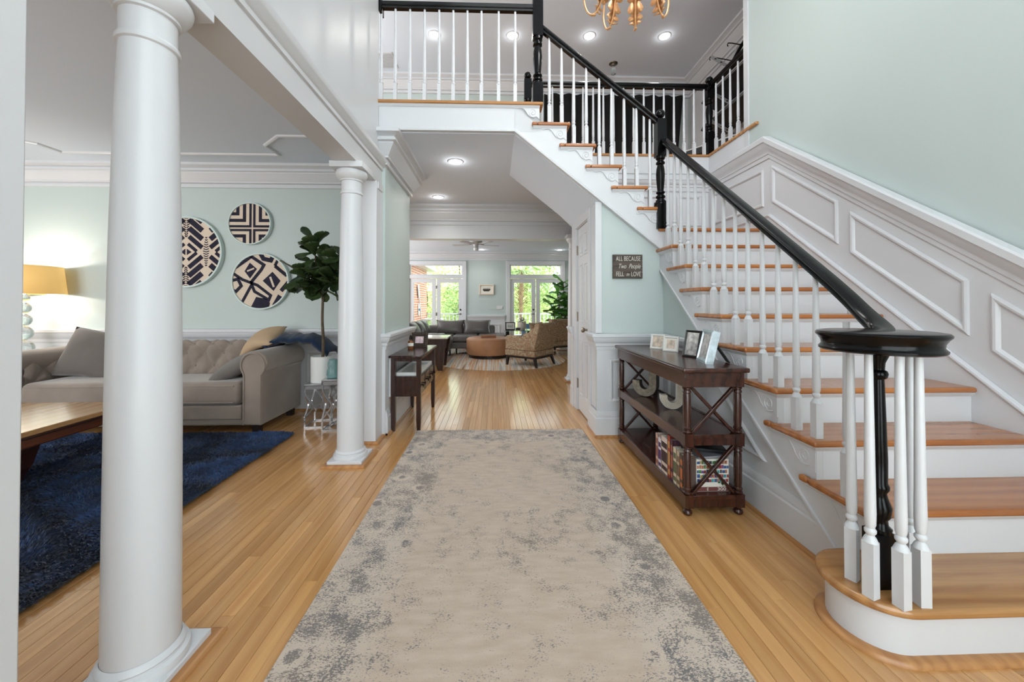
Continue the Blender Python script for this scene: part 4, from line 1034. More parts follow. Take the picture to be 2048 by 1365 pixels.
MB().box(-.11,-.104,-.36,.36,.006,.03).box(.104,.11,-.36,.36,.006,.03).box(-.104,.104,-.36,-.354,.006,.03).box(-.104,.104,.354,.36,.006,.03).build('tray_rim', 'ceramic', tyo)
def pframe(label, loc, w, h, bw_, rz, tilt, m, ph, mount=None, thick=.016, easel='blackplastic', group=None):
    """standing photo frame; faces local -Y"""
    t = thing('photo_frame', label, 'photo frame', loc, rz, group)
    RM = Matrix.Translation((0,0,0)) @ Matrix.Rotation(-tilt, 4, 'X')
    b = MB(); b.frame([(-w/2,0,0),(w/2,0,0),(w/2,0,h),(-w/2,0,h)], (0,-1,0), [(0,-thick),(0,0),(bw_*.5,.003),(bw_,-.002),(bw_,-.008)])
    b.box(-w/2+.002,w/2-.002,thick-.004,thick,.002,h-.002)
    b.v = [RM @ Vector(p) for p in b.v]; b.build('frame', m, t)
    if mount:
        q = MB().box(-w/2+bw_,w/2-bw_,.004,.008,bw_,h-bw_); q.v = [RM @ Vector(p) for p in q.v]; q.build('mount', 'paper', t)
    mg = bw_+(mount or 0)
    q = MB().box(-w/2+mg,w/2-mg,.0025,.0075,mg,h-mg); q.v = [RM @ Vector(p) for p in q.v]; q.build('photo', ph, t)
    top = RM @ Vector((0,thick,h*.72)); MB().bar(top, (0, top.y+h*.42, .003), w*.30, .006, (0,1,.3)).build('easel_leg', easel, t)
    return t
pframe('dark carved photo frame on the hall console, pink toned photo', (-.845,4.20,.712), .185, .165, .045, -.15, .20, 'bronze', 'photopink')
bo = thing('perfume_bottle', 'small amber bottle with a black stopper by the carved frame', 'bottle', (-.895,4.02,.712))
MB().lathe([(.027,0),(.03,.004),(.03,.075),(.024,.088),(.011,.093),(.011,.10)], (0,0,0), 18).build('glass_body', 'amber', bo, smooth=40)
MB().lathe([(.014,.10),(.014,.125),(.010,.14),(.006,.15)], (0,0,0), 14).build('stopper', 'black', bo, smooth=40)
MB().lathe([(.0305,.035),(.0305,.068)], (0,0,0), 18, cap=False).build('bottle_label', 'paper', bo)
# ------------------------------------------------------------------ runner rug
rr0 = MB(); n1 = 24
rg2 = MB().box(-RUG_W/2,RUG_W/2,-RUG_L/2,RUG_L/2,0,.011).build('area_rug', 'rug', bevel=.005)
rg2.location = (.0475, 3.545-RUG_L/2, .0005)
tag(rg2, 'faded beige rug with distressed grey floral border down the middle of the hall', 'rug')
# ------------------------------------------------------------------ console table by the stairs
TX, TY = 1.24, 2.66
CN = thing('console_table', 'dark mahogany three tier console table with X shaped ends beside the stairs', 'table', (TX,TY,0))
MB().box(-.192,.192,-.60,.60,.808,.836).build('tabletop', 'walnutY', CN, bevel=.009, seg=3)
MB().box(-.172,.172,-.575,.575,.725,.8075).build('apron', 'walnutY', CN, bevel=.003)
MB().box(-.165,.165,-.572,.572,.435,.458).build('shelf', 'walnutY', CN, bevel=.002)
MB().box(-.165,.165,-.572,.572,.092,.115).build('shelf', 'walnutY', CN, bevel=.002)
for z0, z1 in ((.395,.4345),(.045,.0915)):
    MB().box(-.170,-.150,-.53,.53,z0,z1+.022).build('side_rail', 'walnutY', CN, bevel=.002)
    MB().box(.150,.170,-.53,.53,z0,z1+.03).build('side_rail', 'walnutY', CN, bevel=.002)
    for s in (-1,1): MB().box(-.13,.13,s*.555-.014,s*.555+.014,z0,z1+.022).build('end_rail', 'walnut', CN, bevel=.002)
def turned(z0, z1, r):
    h = z1-z0
    return [(r*.8,z0),(r*1.08,z0+.004),(r*1.08,z0+.012),(r*.82,z0+.017),(r*1.05,z0+.024),(r*1.05,z0+.032),(r*.85,z0+.037),(r*.95,z0+h*.25),(r,z0+h*.6),(r*.92,z1-.045),(r*.85,z1-.037),(r*1.05,z1-.032),(r*1.05,z1-.024),(r*.82,z1-.017),(r*1.08,z1-.012),(r*1.08,z1-.004),(r*.8,z1)]
for sx in (-1,1):
    for sy in (-1,1):
        x, y = sx*.147, sy*.55; b = MB(); a = .0245
        b.box(x-a,x+a,y-a,y+a,.725,.807).box(x-a,x+a,y-a,y+a,.390,.462).box(x-a,x+a,y-a,y+a,.045,.118)
        b.lathe(turned(.462,.725,.022), (x,y,0), 16).lathe(turned(.118,.390,.022), (x,y,0), 16)
        lgp = b.build('leg', 'walnut', CN, smooth=40)
        MB().lathe([(.012,.0),(.022,.004),(.026,.014),(.022,.026),(.014,.032),(.018,.038),(.018,.045)], (x,y,0), 16).build('bun_foot', 'walnut', lgp, smooth=50)
for sy in (-1,1):
    for z0, z1 in ((.46,.725),(.116,.392)):
        y = sy*.55
        br = MB().bar((-.125,y-.004,z0),(.125,y-.004,z1),.017,.022,(0,1,0)).bar((-.125,y+.004,z1),(.125,y+.004,z0),.017,.022,(0,1,0)).build('cross_brace', 'walnut', CN, bevel=.003)
        MB().lathe([(.004,-.0),(.014,.0),(.014,.006),(.008,.011),(.002,.012)], (0,y-.014,(z0+z1)/2), 12, axis='Y').build('boss', 'walnut', br, smooth=40).scale = (1,1,1)
# photo frames on top
fz = .836
FG = 'photo frames on the mahogany console'
pframe('white photo frame, farthest of the four on the mahogany console', (1.285,2.95,fz), .115, .118, .016, radians(-52), .22, 'letteredge', 'photo', group=FG)
pframe('white photo frame with wide mount and green leaf picture, second farthest', (1.318,2.79,fz), .112, .115, .014, radians(-48), .22, 'letteredge', 'photo', .012, group=FG)
pframe('black and silver portrait photo frame in front of the white frames', (1.315,2.50,fz), .115, .185, .015, radians(-62), .26, 'blackplastic', 'photobw', group=FG)
pframe('silver photo frame nearest the table corner with its black easel showing', (1.272,2.285,fz), .175, .205, .028, radians(-101), .22, 'silverframe', 'photobw', thick=.040, group=FG)
# letters J
def jpoly(w, h, s):
    r = (w)/2; ri = r-s
    o = [(w,h),(w,r)]+[(r+r*cos(radians(a)), r+r*sin(radians(a))) for a in range(-10,-181,-10)]+[(0,r+.10*h),(s,r+.10*h)]
    i = [(r+ri*cos(radians(a)), r+ri*sin(radians(a))) for a in range(-180,1,10)]+[(w-s,h)]
    return o+i
def letter(label, loc, rz, w, h, s, d, mf, ms, name='letter_j'):
    t = thing(name, label, 'letter', loc, rz)
    P = [(x-w/2, z) for x, z in jpoly(w,h,s)]
    MB().prism(P, 'Y', -d/2, d/2).build('body', ms, t, bevel=.002)
    c = [(x-w/2, z) for x, z in jpoly(w,h,s)]
    q = MB().prism([(x*.97, .004+z*.97) for x, z in c], 'Y', -d/2-.003, -d/2+.001).build('face', mf, t); return t
letter('large grey tin letter J on the middle shelf of the console, at the back', (1.205,2.97,.458), radians(-44), .195, .255, .058, .06, 'zinc', 'letterside')
letter('small cream letter J with white edges on the middle shelf of the console', (1.245,2.615,.458), radians(-14), .155, .195, .045, .05, 'letterwhite', 'letteredge')
# books and the puzzle box on the bottom shelf
def bookmat(n, c): return mat(n, c, .55, var=.08, vscale=20)
bks = [((206,170,158),.040,.215,.15,'thin pinkish book at the far end of the row on the bottom shelf',(150,90,80)),
       ((232,222,226),.046,.20,.15,'white book with a purple spine panel, second from the far end',(84,50,110)),
       ((224,204,192),.090,.228,.16,'thick pale book with black and red spine pictures, widest of the row',(60,40,44)),
       ((168,66,44),.036,.262,.15,'tallest red orange book in the middle of the row',(200,150,90)),
       ((84,48,66),.036,.250,.15,'dark plum book beside the tallest red one',(170,100,80)),
       ((222,204,178),.042,.215,.075,'cream book with a small green spine picture, third from the near end',(96,104,70)),
       ((198,178,150),.040,.210,.075,'beige book with a brown spine picture, second from the near end',(120,92,70)),
       ((92,74,66),.038,.205,.075,'dark book with orange spine lettering band, nearest the table leg',(196,112,70))]
y = 2.505
for i, (c, t_, h, d, lab, pc) in enumerate(bks):
    m = bookmat('book_cover_%s' % 'abcdefgh'[i], c); b = thing('book', lab, 'book', (1.082,y-t_/2,.115), 0, 'books on the bottom shelf of the console')
    b.rotation_euler = (0,0,0)
    MB().box(0,d,-t_/2+.0008,-t_/2+.0028,0,h).box(0,d,t_/2-.0028,t_/2-.0008,0,h).box(0,.003,-t_/2+.0008,t_/2-.0008,0,h).build('cover', m, b)
    MB().box(.003,d-.004,-t_/2+.0029,t_/2-.0029,.003,h-.003).build('pages', 'paper', b)
    sp = MB().box(-.0006,.0002,-t_/2+.005,t_/2-.005,h*.30,h*.62)
    sp.box(-.0006,.0002,-t_/2+.007,t_/2-.007,h*.70,h*.86).box(-.0006,.0002,-t_/2+.006,t_/2-.006,h*.08,h*.2); sp.build('spine_print', bookmat('book_print_%s' % 'abcdefgh'[i], pc), b)
    y -= t_
pz = thing('puzzle_box', 'white jigsaw puzzle box marked 300 standing at the near end of the bottom shelf', 'box', (1.255,2.155,.115))
MB().box(-.095,.095,-.02,.035,0,.185).build('carton', 'paper', pz, bevel=.001)
cols = [(60,90,140),(150,60,60),(80,130,80),(120,80,140),(190,160,90),(70,150,160),(50,50,60),(170,110,80)]
PM = [mat('puzzle_print_%s' % 'abcdefgh'[i], c, .5, var=.5, vscale=90) for i, c in enumerate(cols)]
pr = random.Random(2)
grp = [MB() for _ in PM]
for r_ in range(5):
    x = -.092
    while x < .085:
        w = pr.uniform(.008,.018); z0 = .176-r_*.026; grp[pr.randrange(8)].box(x, min(.094,x+w), -.0206, -.0199, z0-.019, z0+pr.uniform(-.004,.002)); x += w+pr.uniform(.0005,.003)
for g, m in zip(grp, PM): 
    if g.v: g.build('printed_picture', m, pz)['kind'] = 'stuff'
MB().box(-.095,.095,-.0208,-.0199,0.002,.026).build('bottom_band', mat('maroon_band', (122,70,66), .5), pz)
MB().box(.03,.044,-.0207,-.0199,.047,.056).box(.05,.066,-.0207,-.0199,.04,.053).box(.055,.061,-.0207,-.0199,.034,.06).build('puzzle_piece_print', mat('dark_green_print', (50,84,58), .5), pz)
text_mesh('lettering', '300', .026, 'paper', pz, (.052,-.0212,.0135), (pi/2,0,0), sx=1.35)
text_mesh('lettering', 'E', .022, 'paper', pz, (-.03,-.0212,.0135), (pi/2,0,0))
mg = thing('magazine', 'grey magazine lying flat across the puzzle box', 'magazine', (1.245,2.27,.304), .15)
MB().box(-.10,.10,-.13,.13,0,.010).build('pages', mat('grey_cover', (148,148,156), .3), mg); MB().box(-.101,.101,-.131,.131,.0101,.0118).build('cover', mat('grey_cover_top', (120,122,132), .25), mg)
bgm = MB().box(-.12,.13,-.10,.12,0,.018).build('folder', 'blackplastic', bevel=.004); bgm.location = (1.265,2.30,.3165); bgm.rotation_euler = (0,.0,-.25)
tag(bgm, 'black folder on top of the grey magazine on the bottom shelf', 'folder')
# sign
sg = thing('wall_sign', 'weathered wooden plaque with white lettering about two people on the teal wall', 'sign', (1.198,3.368,1.533))
for k, z in enumerate((-.108,-.053,.001,.055)): MB().box(-.134,.134,-.024,-.002,z,z+.0525).build('board', 'signwood', sg, bevel=.0015)
MB().box(-.10,.10,-.003,0,-.09,.09).build('backing', 'signwood', sg)
text_mesh('lettering', 'ALL BECAUSE', .060, 'chalk', sg, (.004,-.0245,.068), (pi/2,0,0), sx=.58, spacing=1.08)
text_mesh('lettering', 'Two  People', .060, 'chalk', sg, (.012,-.0245,.0), (pi/2,0,0), shear=.42, sx=.66)
text_mesh('lettering', 'FELL', .060, 'chalk', sg, (-.072,-.0245,-.071), (pi/2,0,0), sx=.62)
text_mesh('lettering', 'in', .042, 'chalk', sg, (-.002,-.0245,-.073), (pi/2,0,0), shear=.4, sx=.9)
text_mesh('lettering', 'LOVE', .060, 'chalk', sg, (.074,-.0245,-.071), (pi/2,0,0), sx=.62)
# ------------------------------------------------------------------ recessed lights
def recessed(label, x, y, z, grp, power, r=.082):
    t = thing('recessed_light', label, 'ceiling light', (x,y,z), 0, grp)
    MB().lathe([(r,0),(r,-.006),(r*.86,-.009),(r*.78,-.004),(r*.76,.0)], (0,0,0), 32, cap=False).build('trim_ring', 'white', t, smooth=40)
    MB().lathe([(.001,-.004),(r*.5,-.0045),(r*.77,-.002)], (0,0,0), 28, cap=False).build('lens', 'led', t, smooth=40)
    point('recessed_halo', (x,y,z-.06), .9, .02, (1,.98,.95))  # extra point light added to put a halo on the ceiling
    spot('recessed_spot', (x,y,z-.03), power, 135, .8, .05)
for i, (x, y) in enumerate(((-.955,5.90),(.275,5.88),(1.493,5.85),(2.687,5.82))):
    recessed(('leftmost recessed light of the loft ceiling','second recessed light from the left in the loft ceiling','third recessed light from the left in the loft ceiling','rightmost recessed light of the loft ceiling')[i], x, y, 5.44, 'loft recessed lights', 32, .095)
recessed('larger looking recessed light in the hall ceiling, nearer the balcony', -.425, 4.04, 2.73, 'hall recessed lights', 22)
recessed('smaller looking recessed light in the hall ceiling, nearer the cornice', -.815, 5.40, 2.73, 'hall recessed lights', 14)
recessed('recessed light in the living room ceiling near the fig plant', 1.72, 9.9, 2.62, 'living room recessed lights', 14)
recessed('recessed light in the living room ceiling just beyond the fan', -.35, 9.9, 2.62, 'living room recessed lights', 14)
bs = thing('bare_bulb', 'clear bulb hanging from a small dark ceiling fitting in the loft', 'light bulb', (2.09,6.52,5.44))
MB().lathe([(.075,0),(.075,-.008),(.03,-.014),(.026,-.05)], (0,0,0), 20).build('fitting', 'nickel', bs, smooth=40)
MB().lathe([(.022,-.05),(.026,-.07),(.045,-.12),(.05,-.155),(.04,-.19),(.001,-.205)], (0,0,0), 18).build('bulb', 'glass', bs, smooth=50)
vt = thing('ceiling_vent', 'white louvred vent in the loft ceiling at the far left', 'vent', (-1.88,6.55,5.44))
MB().box(-.14,.14,-.22,.22,-.012,0).build('frame', 'white', vt, bevel=.003)
for k in range(9): MB().box(-.12,.12,-.19+k*.043,-.165+k*.043,-.018,-.0121).build('slat', 'slot', vt)
# ------------------------------------------------------------------ chandelier
CH = thing('chandelier', 'gold scrollwork chandelier with curled acanthus leaves hanging at the top of the picture', 'chandelier', (.93,2.43,3.21))
MB().tube([(0,0,.25),(0,0,2.14)], .010, 8).build('hanging_rod', 'gold', CH, smooth=60)
MB().lathe([(.02,.05),(.035,.09),(.05,.14),(.03,.20),(.055,.28),(.03,.36),(.02,.45)], (0,0,0), 20).build('stem', 'gold', CH, smooth=50)
MB().lathe([(.07,2.24),(.07,2.20),(.03,2.16),(.012,2.12)], (0,0,0), 20).build('canopy', 'gold', CH, smooth=50)
for k in range(9):
    a = radians(70+40*k); ca, sa = cos(a), sin(a)
    P3d = lambda r, z, off=0: (r*ca-off*sa, r*sa+off*ca, z)
    pts = smoothpath([P3d(.05,.22),P3d(.09,.30),P3d(.15,.30),P3d(.205,.18),P3d(.235,.06),P3d(.28,.005),P3d(.325,.035),P3d(.35,.13),P3d(.335,.24)], 6)
    am = MB().tube(pts, .0065, 8).build('arm', 'gold', CH, smooth=60)
    lb = MB(); sp = smoothpath([P3d(.165,.30),P3d(.215,.19),P3d(.243,.07),P3d(.268,.015)], 5); s_ = Vector((-sa,ca,0)); o_ = Vector((ca,sa,0)); n_ = len(sp)
    for i in range(0, n_-3, 3):
        A, B, C_ = sp[i], sp[i+1], sp[min(n_-1,i+4)]; wd = .060*(1-.25*i/n_)
        for sg_ in (1,-1):
            ring = [(.45,.05,.006),(.80,.30,.004),(1.0,.62,-.008),(.92,.88,-.024),(.70,.98,-.020),(.38,.86,-.004)]
            pts_ = [A]+[A.lerp(C_, v_)+s_*sg_*wd*u_+o_*w_ for u_, v_, w_ in ring]+[C_]
            lb.add(pts_+[A.lerp(C_,.5)], [(q,q+1,8) for q in range(7)])
    l_ = lb.build('acanthus_leaf', 'gold', am, smooth=60); sd = l_.modifiers.new('t', 'SOLIDIFY'); sd.thickness = .004
    MB().obox(P3d(.283,.0), (.034,.018,.010), Matrix.Rotation(a+.4, 4, 'Z')).build('scroll_tip', 'gold', am, bevel=.003)
    MB().lathe([(.004,.24),(.03,.245),(.034,.255),(.014,.262),(.011,.265),(.011,.33),(.001,.332)], P3d(.335,0), 14).build('candle_cup', 'gold', am, smooth=40)
point('chandelier_fill', (.93,2.43,4.05), 62, .25, (1,.985,.96))  # fill added above the candles to brighten ceiling and upper walls
# ------------------------------------------------------------------ loft: drape, wall rack, keyboards
dv = MB(); vs = []; fs = []
n = 90
for i in range(n+1):
    t = i/n
    for z in (3.0,3.6,4.3,5.0,5.13):
        xr = 3.55-.22*(5.13-z)/2.13
        x = .92+(xr-.92)*t
        vs.append((x, 6.97+.03*sin(t*62)+.018*sin(t*23+1)*(5.2-z), z))
for i in range(n):
    for j in range(4): a = i*5+j; fs.append((a,a+5,a+6,a+1))
dr = dv.add(vs, fs).build('drape', 'blackcloth', smooth=180); dr.modifiers.new('t','SOLIDIFY').thickness = .01
tag(dr, 'wide black backdrop curtain hanging across the loft wall', 'curtain')
rk = thing('keyboard_rack', 'slotted steel wall rack with hooked arms on the right loft wall', 'rack', (3.74,5.2,3.0))
for z in (.95,1.40,1.95):
    for y in (-.35,.45): 
        MB().bar((-.01,y,z-.16),(-.40,y,z+.06),.012,.05).build('arm', 'slot', rk)
    for y in (-.35,.45): 
        a_ = MB()
        for q in range(4): a_.obox((-.07-q*.09,y-.007,z-.125+q*.05),(.03,.004,.016))
        a_.build('slot_hole', 'blackplastic', rk)['kind'] = 'stuff'
for y in (-.35,.45): MB().box(-.02,-.002,y-.02,y+.02,.6,2.15).build('upright', 'slot', rk)
for y, z in ((.55,2.02),(.10,1.93)):
    MB().tube([(-.002,y,z),(-.30,y,z+.05),(-.36,y,z+.05),(-.37,y,z+.02),(-.36,y,z)], .008, 6).build('hook', 'black', rk, smooth=50)
kl = ['black keyboard on the lowest arms of the loft wall rack','black keyboard on the middle arms of the loft wall rack','wide black case on the top arms of the loft wall rack']
for i, (z, h, w) in enumerate(((.98,.10,.34),(1.43,.10,.32),(1.60,.22,.16))):
    t = thing('keyboard', kl[i], 'keyboard', (3.53,5.25 if i < 2 else 4.75,3.0+z-.06), 0, 'instruments on the loft rack')
    k_ = MB().obox((0,0,h/2+.02),(w,1.5,h),Matrix.Rotation(.45 if i < 2 else .3,4,'Y')).build('case', 'blackplastic', t, bevel=.012)
    if i < 2:
        ky = MB()
        for q in range(36): ky.obox((-.06,-.70+q*.0385,h+.052),(.14,.034,.012),Matrix.Rotation(.45,4,'Y'))
        ky.build('keys', 'ceramic', t)['kind'] = 'stuff'
cb = MB().tube(smoothpath([(3.66,5.95,4.62),(3.62,5.6,4.86),(3.60,5.2,5.02),(3.58,4.75,5.12)], 6), .025, 7).build('cable_loop', 'black', smooth=60)
tag(cb, 'thick black curved cable bundle over the loft wall rack', 'cable')
sd_ = thing('stage_piano', 'low black stage piano with stand in the far right corner of the loft', 'piano', (3.20,5.05,3.0), radians(-55))
MB().box(-.55,.55,-.16,.16,.32,.42).build('case', 'blackplastic', sd_, bevel=.01)
MB().box(-.52,.52,-.15,.02,.4201,.435).build('keys', 'ceramic', sd_)
for s in (-1,1): MB().bar((s*.4,-.14,0),(s*.4,.14,.32),.03,.03).bar((s*.4,.14,0),(s*.4,-.14,.32),.03,.03).build('stand_leg', 'black', sd_)
dc = struct(MB().box(3.60,3.70,7.04,7.07,3.0,5.12).box(3.42,3.70,7.045,7.07,5.02,5.12).build('door_4', 'white', bevel=.005))
st_ = thing('music_stand', 'black music stand with a tilted tray beside the loft curtain', 'stand', (2.42,5.35,3.0))
MB().lathe([(.16,0),(.16,.012),(.015,.02),(.011,.04),(.011,.24)], (0,0,0), 18).build('base', 'black', st_, smooth=40)
MB().obox((0,0,.28),(.30,.02,.10),Matrix.Rotation(-.5,4,'X')).build('tray', 'black', st_, bevel=.004)
# ------------------------------------------------------------------ living room
rr2 = MB().lathe([(.01,0),(1.38,0),(1.385,.006),(1.375,.012),(.01,.013)], (0,0,0), 72).build('round_rug', 'stripes', smooth=40); rr2.location = (.10,8.05,.0005)
tag(rr2, 'round rug with tan cream and grey stripes in the living room', 'rug')
ot = thing('ottoman', 'round tan leather ottoman on the striped rug', 'ottoman', (-.145,8.40,.0135))
MB().lathe([(.44,.0),(.44,.07)], (0,0,0), 48).build('base', 'darkfoot', ot, smooth=40)
MB().lathe([(.02,.0701),(.478,.0701),(.488,.085),(.488,.37),(.478,.405),(.45,.423),(.3,.430),(.001,.432)], (0,0,0), 56).build('drum', 'tanleather', ot, smooth=50)
MB().tube([(.486*cos(2*pi*i/48),.486*sin(2*pi*i/48),.385) for i in range(49)], .006, 6).build('piping', 'tanleather', ot, smooth=60)
bx = thing('leather_box', 'flat brown leather box on the tan ottoman', 'box', (-.14,8.30,.4455)); MB().box(-.165,.165,-.11,.11,0,.035).build('box_body', 'brownleather', bx, bevel=.006); MB().box(-.167,.167,-.112,.112,.0352,.052).build('lid', 'brownleather', bx, bevel=.006)
# sectional
S = thing('sectional_sofa', 'L shaped grey leather sectional sofa under the living room windows', 'sofa', (-1.0,9.2,.0135))
sx_, sy_ = 1.0, -9.2
def sec(mb, name, m='leather', **k):
    mb.v = [(p[0]+sx_, p[1]+sy_, p[2]) for p in mb.v]; return mb.build(name, m, S, **k)
sec(MB().box(-2.0,.22,8.75,9.75,.13,.28), 'base', bevel=.02); sec(MB().box(-2.0,-1.0,7.62,8.74,.13,.28), 'base', bevel=.02)
for a, b in ((-1.0,-.42),(-.41,.26)): sec(MB().box(a,b,8.70,9.72,.285,.43), 'seat_cushion', bevel=.05, seg=4)
for a, b in ((7.64,8.68),(8.69,9.7)): sec(MB().box(-1.9,-.95 if b < 9 else -1.01,a,b,.285,.43), 'seat_cushion', bevel=.05, seg=4)
sec(MB().box(-2.1,-.98,7.36,7.62,.13,.585), 'arm', bevel=.05, seg=4)
sec(MB().box(-2.12,-1.9,7.63,9.75,.13,.66), 'back_frame', bevel=.05, seg=3); sec(MB().box(-2.1,.0,9.72,9.92,.13,.62), 'back_frame', bevel=.05, seg=3)
for x in (-1.13,-.46): sec(MB().pillow(.70,.40,.26,14,Matrix.Rotation(radians(70),4,'X'),(x,9.50,.575)), 'back_cushion', weld=True, smooth=180)
for y in (8.0,8.6,9.15): sec(MB().pillow(.42,.62,.24,14,Matrix.Rotation(radians(62),4,'Y'),(-1.72,y,.60)), 'back_cushion', weld=True, smooth=180)
for x, y in ((-1.02,7.72),(-1.02,8.55),(-.90,8.80),(.15,8.80),(.15,9.65),(-2.0,7.5),(-2.0,9.8)): sec(MB().lathe([(.014,0 if (x-.1)**2+(y-8.05)**2 < 1.9 else -.0135),(.022,.13)], (x,y,0), 10), 'leg', 'darkfoot')
# armchairs
def armchair(label, x, y, rz):
    t = thing('armchair', label, 'armchair', (x,y,.0135), rz, 'paisley armchairs')
    w, d = .335, .36
    MB().box(-w+.02,w-.02,-d+.02,d-.03,.15,.185).build('frame', 'darkfoot', t)
    MB().box(-w,w,-d+.02,d-.01,.185,.30).build('seat_base', 'paisley', t, bevel=.02)
    MB().box(-w+.095,w-.095,-d+.14,d+.03,.305,.45).build('seat_cushion', 'paisley', t, bevel=.04, seg=4)
    for s in (-1,1):
        p = [(d-.02,.30),(d-.02,.545),(d-.06,.57),(-.02,.56),(-.16,.62),(-d-.02,.78),(-d+.03,.30)]
        MB().prism(p, 'X', s*w-.0 if s < 0 else w-.09, -w+.09 if s < 0 else w).build('arm', 'paisley', t, bevel=.018, seg=3)
    bp = [(-d+.02,.30),(-d-.10,.80),(-d-.06,.825),(-d+.02,.80),(-d+.16,.30)]
    MB().prism(bp, 'X', -w-.005, w+.005).build('backrest', 'paisley', t, bevel=.02, seg=3)
    MB().pillow(.46,.40,.14,12,Matrix.Rotation(radians(72),4,'X'),(0,-d+.16,.63)).build('back_cushion', 'paisley', t, weld=True, smooth=180)
    for s in (-1,1):
        for yy, lean in ((d-.05,.0),(-d+.04,-.05)):
            b = MB(); a = .026; xx = s*(w-.04)
            b.add([(xx-a,yy-a,.15),(xx+a,yy-a,.15),(xx+a,yy+a,.15),(xx-a,yy+a,.15),(xx-.016+s*.02,yy-.016+lean,0),(xx+.016+s*.02,yy-.016+lean,0),(xx+.016+s*.02,yy+.016+lean,0),(xx-.016+s*.02,yy+.016+lean,0)], [(0,1,2,3),(7,6,5,4),(0,4,5,1),(1,5,6,2),(2,6,7,3),(3,7,4,0)])
            b.build('leg', 'darkfoot', t)
    return t
armchair('nearer paisley armchair seen from behind, brown legs on the striped rug', .676, 7.315, radians(50.3))
armchair('farther paisley armchair, only its back top showing behind the nearer one', 1.38, 9.02, radians(28))
# wedge end table
et = thing('end_table', 'dark wood end table with tapering slab sides and pale top by the grey sectional', 'table', (-1.18,6.98,0))
for yy in (-.27,.23):
    MB().prism([(-.34,.565),(.33,.565),(.30,.42),(.245,.0),(.16,.0),(.13,.10),(-.34,.10)], 'Y', yy, yy+.04).build('slab_side', 'espresso', et, bevel=.004)
MB().box(-.33,.26,-.228,.228,.36,.38).build('shelf', 'espresso', et)
MB().box(-.36,.34,-.30,.30,.566,.592).build('tabletop', mat('pale_stone_top', (216,212,204), .12), et, bevel=.004)
# glass side table with things
gt = thing('glass_side_table', 'glass topped side table with black panel legs between sofa and armchair', 'table', (.56,9.02,0))
MB().box(-.36,.36,-.28,.28,.548,.562).build('tabletop', 'glass', gt, bevel=.003)
MB().box(-.30,-.22,-.20,.20,0,.547).box(-.2199,.25,-.05,-.02,.40,.43).build('leg_panel', 'black', gt)
MB().box(.20,.26,-.20,.20,0,.547).build('leg_panel', 'black', gt)
MB().box(-.2199,.1999,-.18,.18,.28,.30).build('shelf', 'black', gt)
pframe('black photo frame with a wide grey mount on the glass side table', (.37,9.0,.562), .235, .185, .02, .05, .18, 'black', 'photobw', .035)
tb = thing('trinket_box', 'small dark box in front of the flower pot on the glass table', 'box', (.545,8.86,.562)); MB().box(-.055,.055,-.04,.04,0,.05).build('box_body', 'espresso', tb, bevel=.003); MB().box(-.057,.057,-.042,.042,.0502,.062).build('lid', 'espresso', tb, bevel=.003)
fp = thing('potted_flower', 'white flowering plant in a pale stone pot on the glass table', 'plant', (.65,9.06,.562))
MB().lathe([(.07,0),(.10,.03),(.112,.10),(.105,.17),(.11,.185),(.095,.185),(.09,.15)], (0,0,0), 24).build('pot', 'stonepot', fp, smooth=40)
fl = random.Random(4); b1, b2 = MB(), MB()
for k in range(150):
    a = fl.uniform(0,2*pi); r = fl.uniform(0,.13); z = .19+fl.uniform(0,.12)*(1-r/.2); s = fl.uniform(.014,.028); t = fl.uniform(0,6)
    tgt = b2 if fl.random() < .4 else b1; c = Vector((r*cos(a),r*sin(a),z)); u = Vector((cos(t),sin(t),fl.uniform(-.4,.4)))*s; v = Vector((-sin(t),cos(t),fl.uniform(0,.8)))*s
    tgt.add([c-u,c-v*.6,c+u,c+v*.6], [(0,1,2,3)])
b1.build('foliage', 'leafdark', fp)['kind'] = 'stuff'; b2.build('blossom', 'paper', fp)['kind'] = 'stuff'
# cabinet and fig by the right doors
cb2 = thing('low_cabinet', 'low white panelled cabinet under the fig plant at the right doors', 'cabinet', (1.98,10.30,0))
MB().box(-.55,.95,-.15,.13,.0,.64).build('cabinet_body', 'white', cb2, bevel=.004); MB().box(-.57,.97,-.17,.14,.641,.67).build('top', 'white', cb2, bevel=.004)
for k in range(3): MB().box(-.53+k*.48,-.08+k*.48,-.162,-.1505,.08,.61).build('cabinet_door', 'white', cb2, bevel=.004)
pl = thing('fig_plant', 'bright green fiddle leaf fig before the right french doors', 'plant', (1.76,9.62,0))
MB().lathe([(.14,0),(.17,.02),(.19,.32),(.175,.325),(.17,.28),(.001,.28)], (0,0,0), 28).build('pot', 'ceramic', pl, smooth=40)
stp = [smoothpath(q, 5) for q in ([(0,0,.28),(-.02,0,.7),(-.10,0,1.1),(-.16,0,1.45)],[(.02,0,.28),(.05,0,.8),(.03,0,1.3),(.0,0,1.72)],[(0,.02,.28),(.08,.05,.8),(.14,.05,1.3),(.16,.05,1.6)],[(0,-.02,.28),(-.16,-.03,.6),(-.26,-.04,.95),(-.34,-.05,1.22)])]
sb = MB()
for q in stp: sb.tube(q, .011, 6)
sb.build('stems', 'bark', pl, smooth=60)
lm2 = leafmesh(.32, .22, 'leafgreen'); lm2.parent = pl; first = True; lr = random.Random(9)
for bi, n in ((0,17),(1,22),(2,16),(3,13)):
    for k in range(n):
        t = .34+.66*k/n; p = stp[bi][min(len(stp[bi])-1, int(t*len(stp[bi])))]
        q = lm2 if first else inst(lm2, 'leaf', pl, (0,0,0)); first = False
        q.location = p; q.rotation_euler = (lr.uniform(-.5,.75)+(.5 if k > n-4 else 0), lr.uniform(-.5,.5), k*2.4+bi); sc = lr.uniform(.75,1.15); q.scale = (sc,sc,sc)
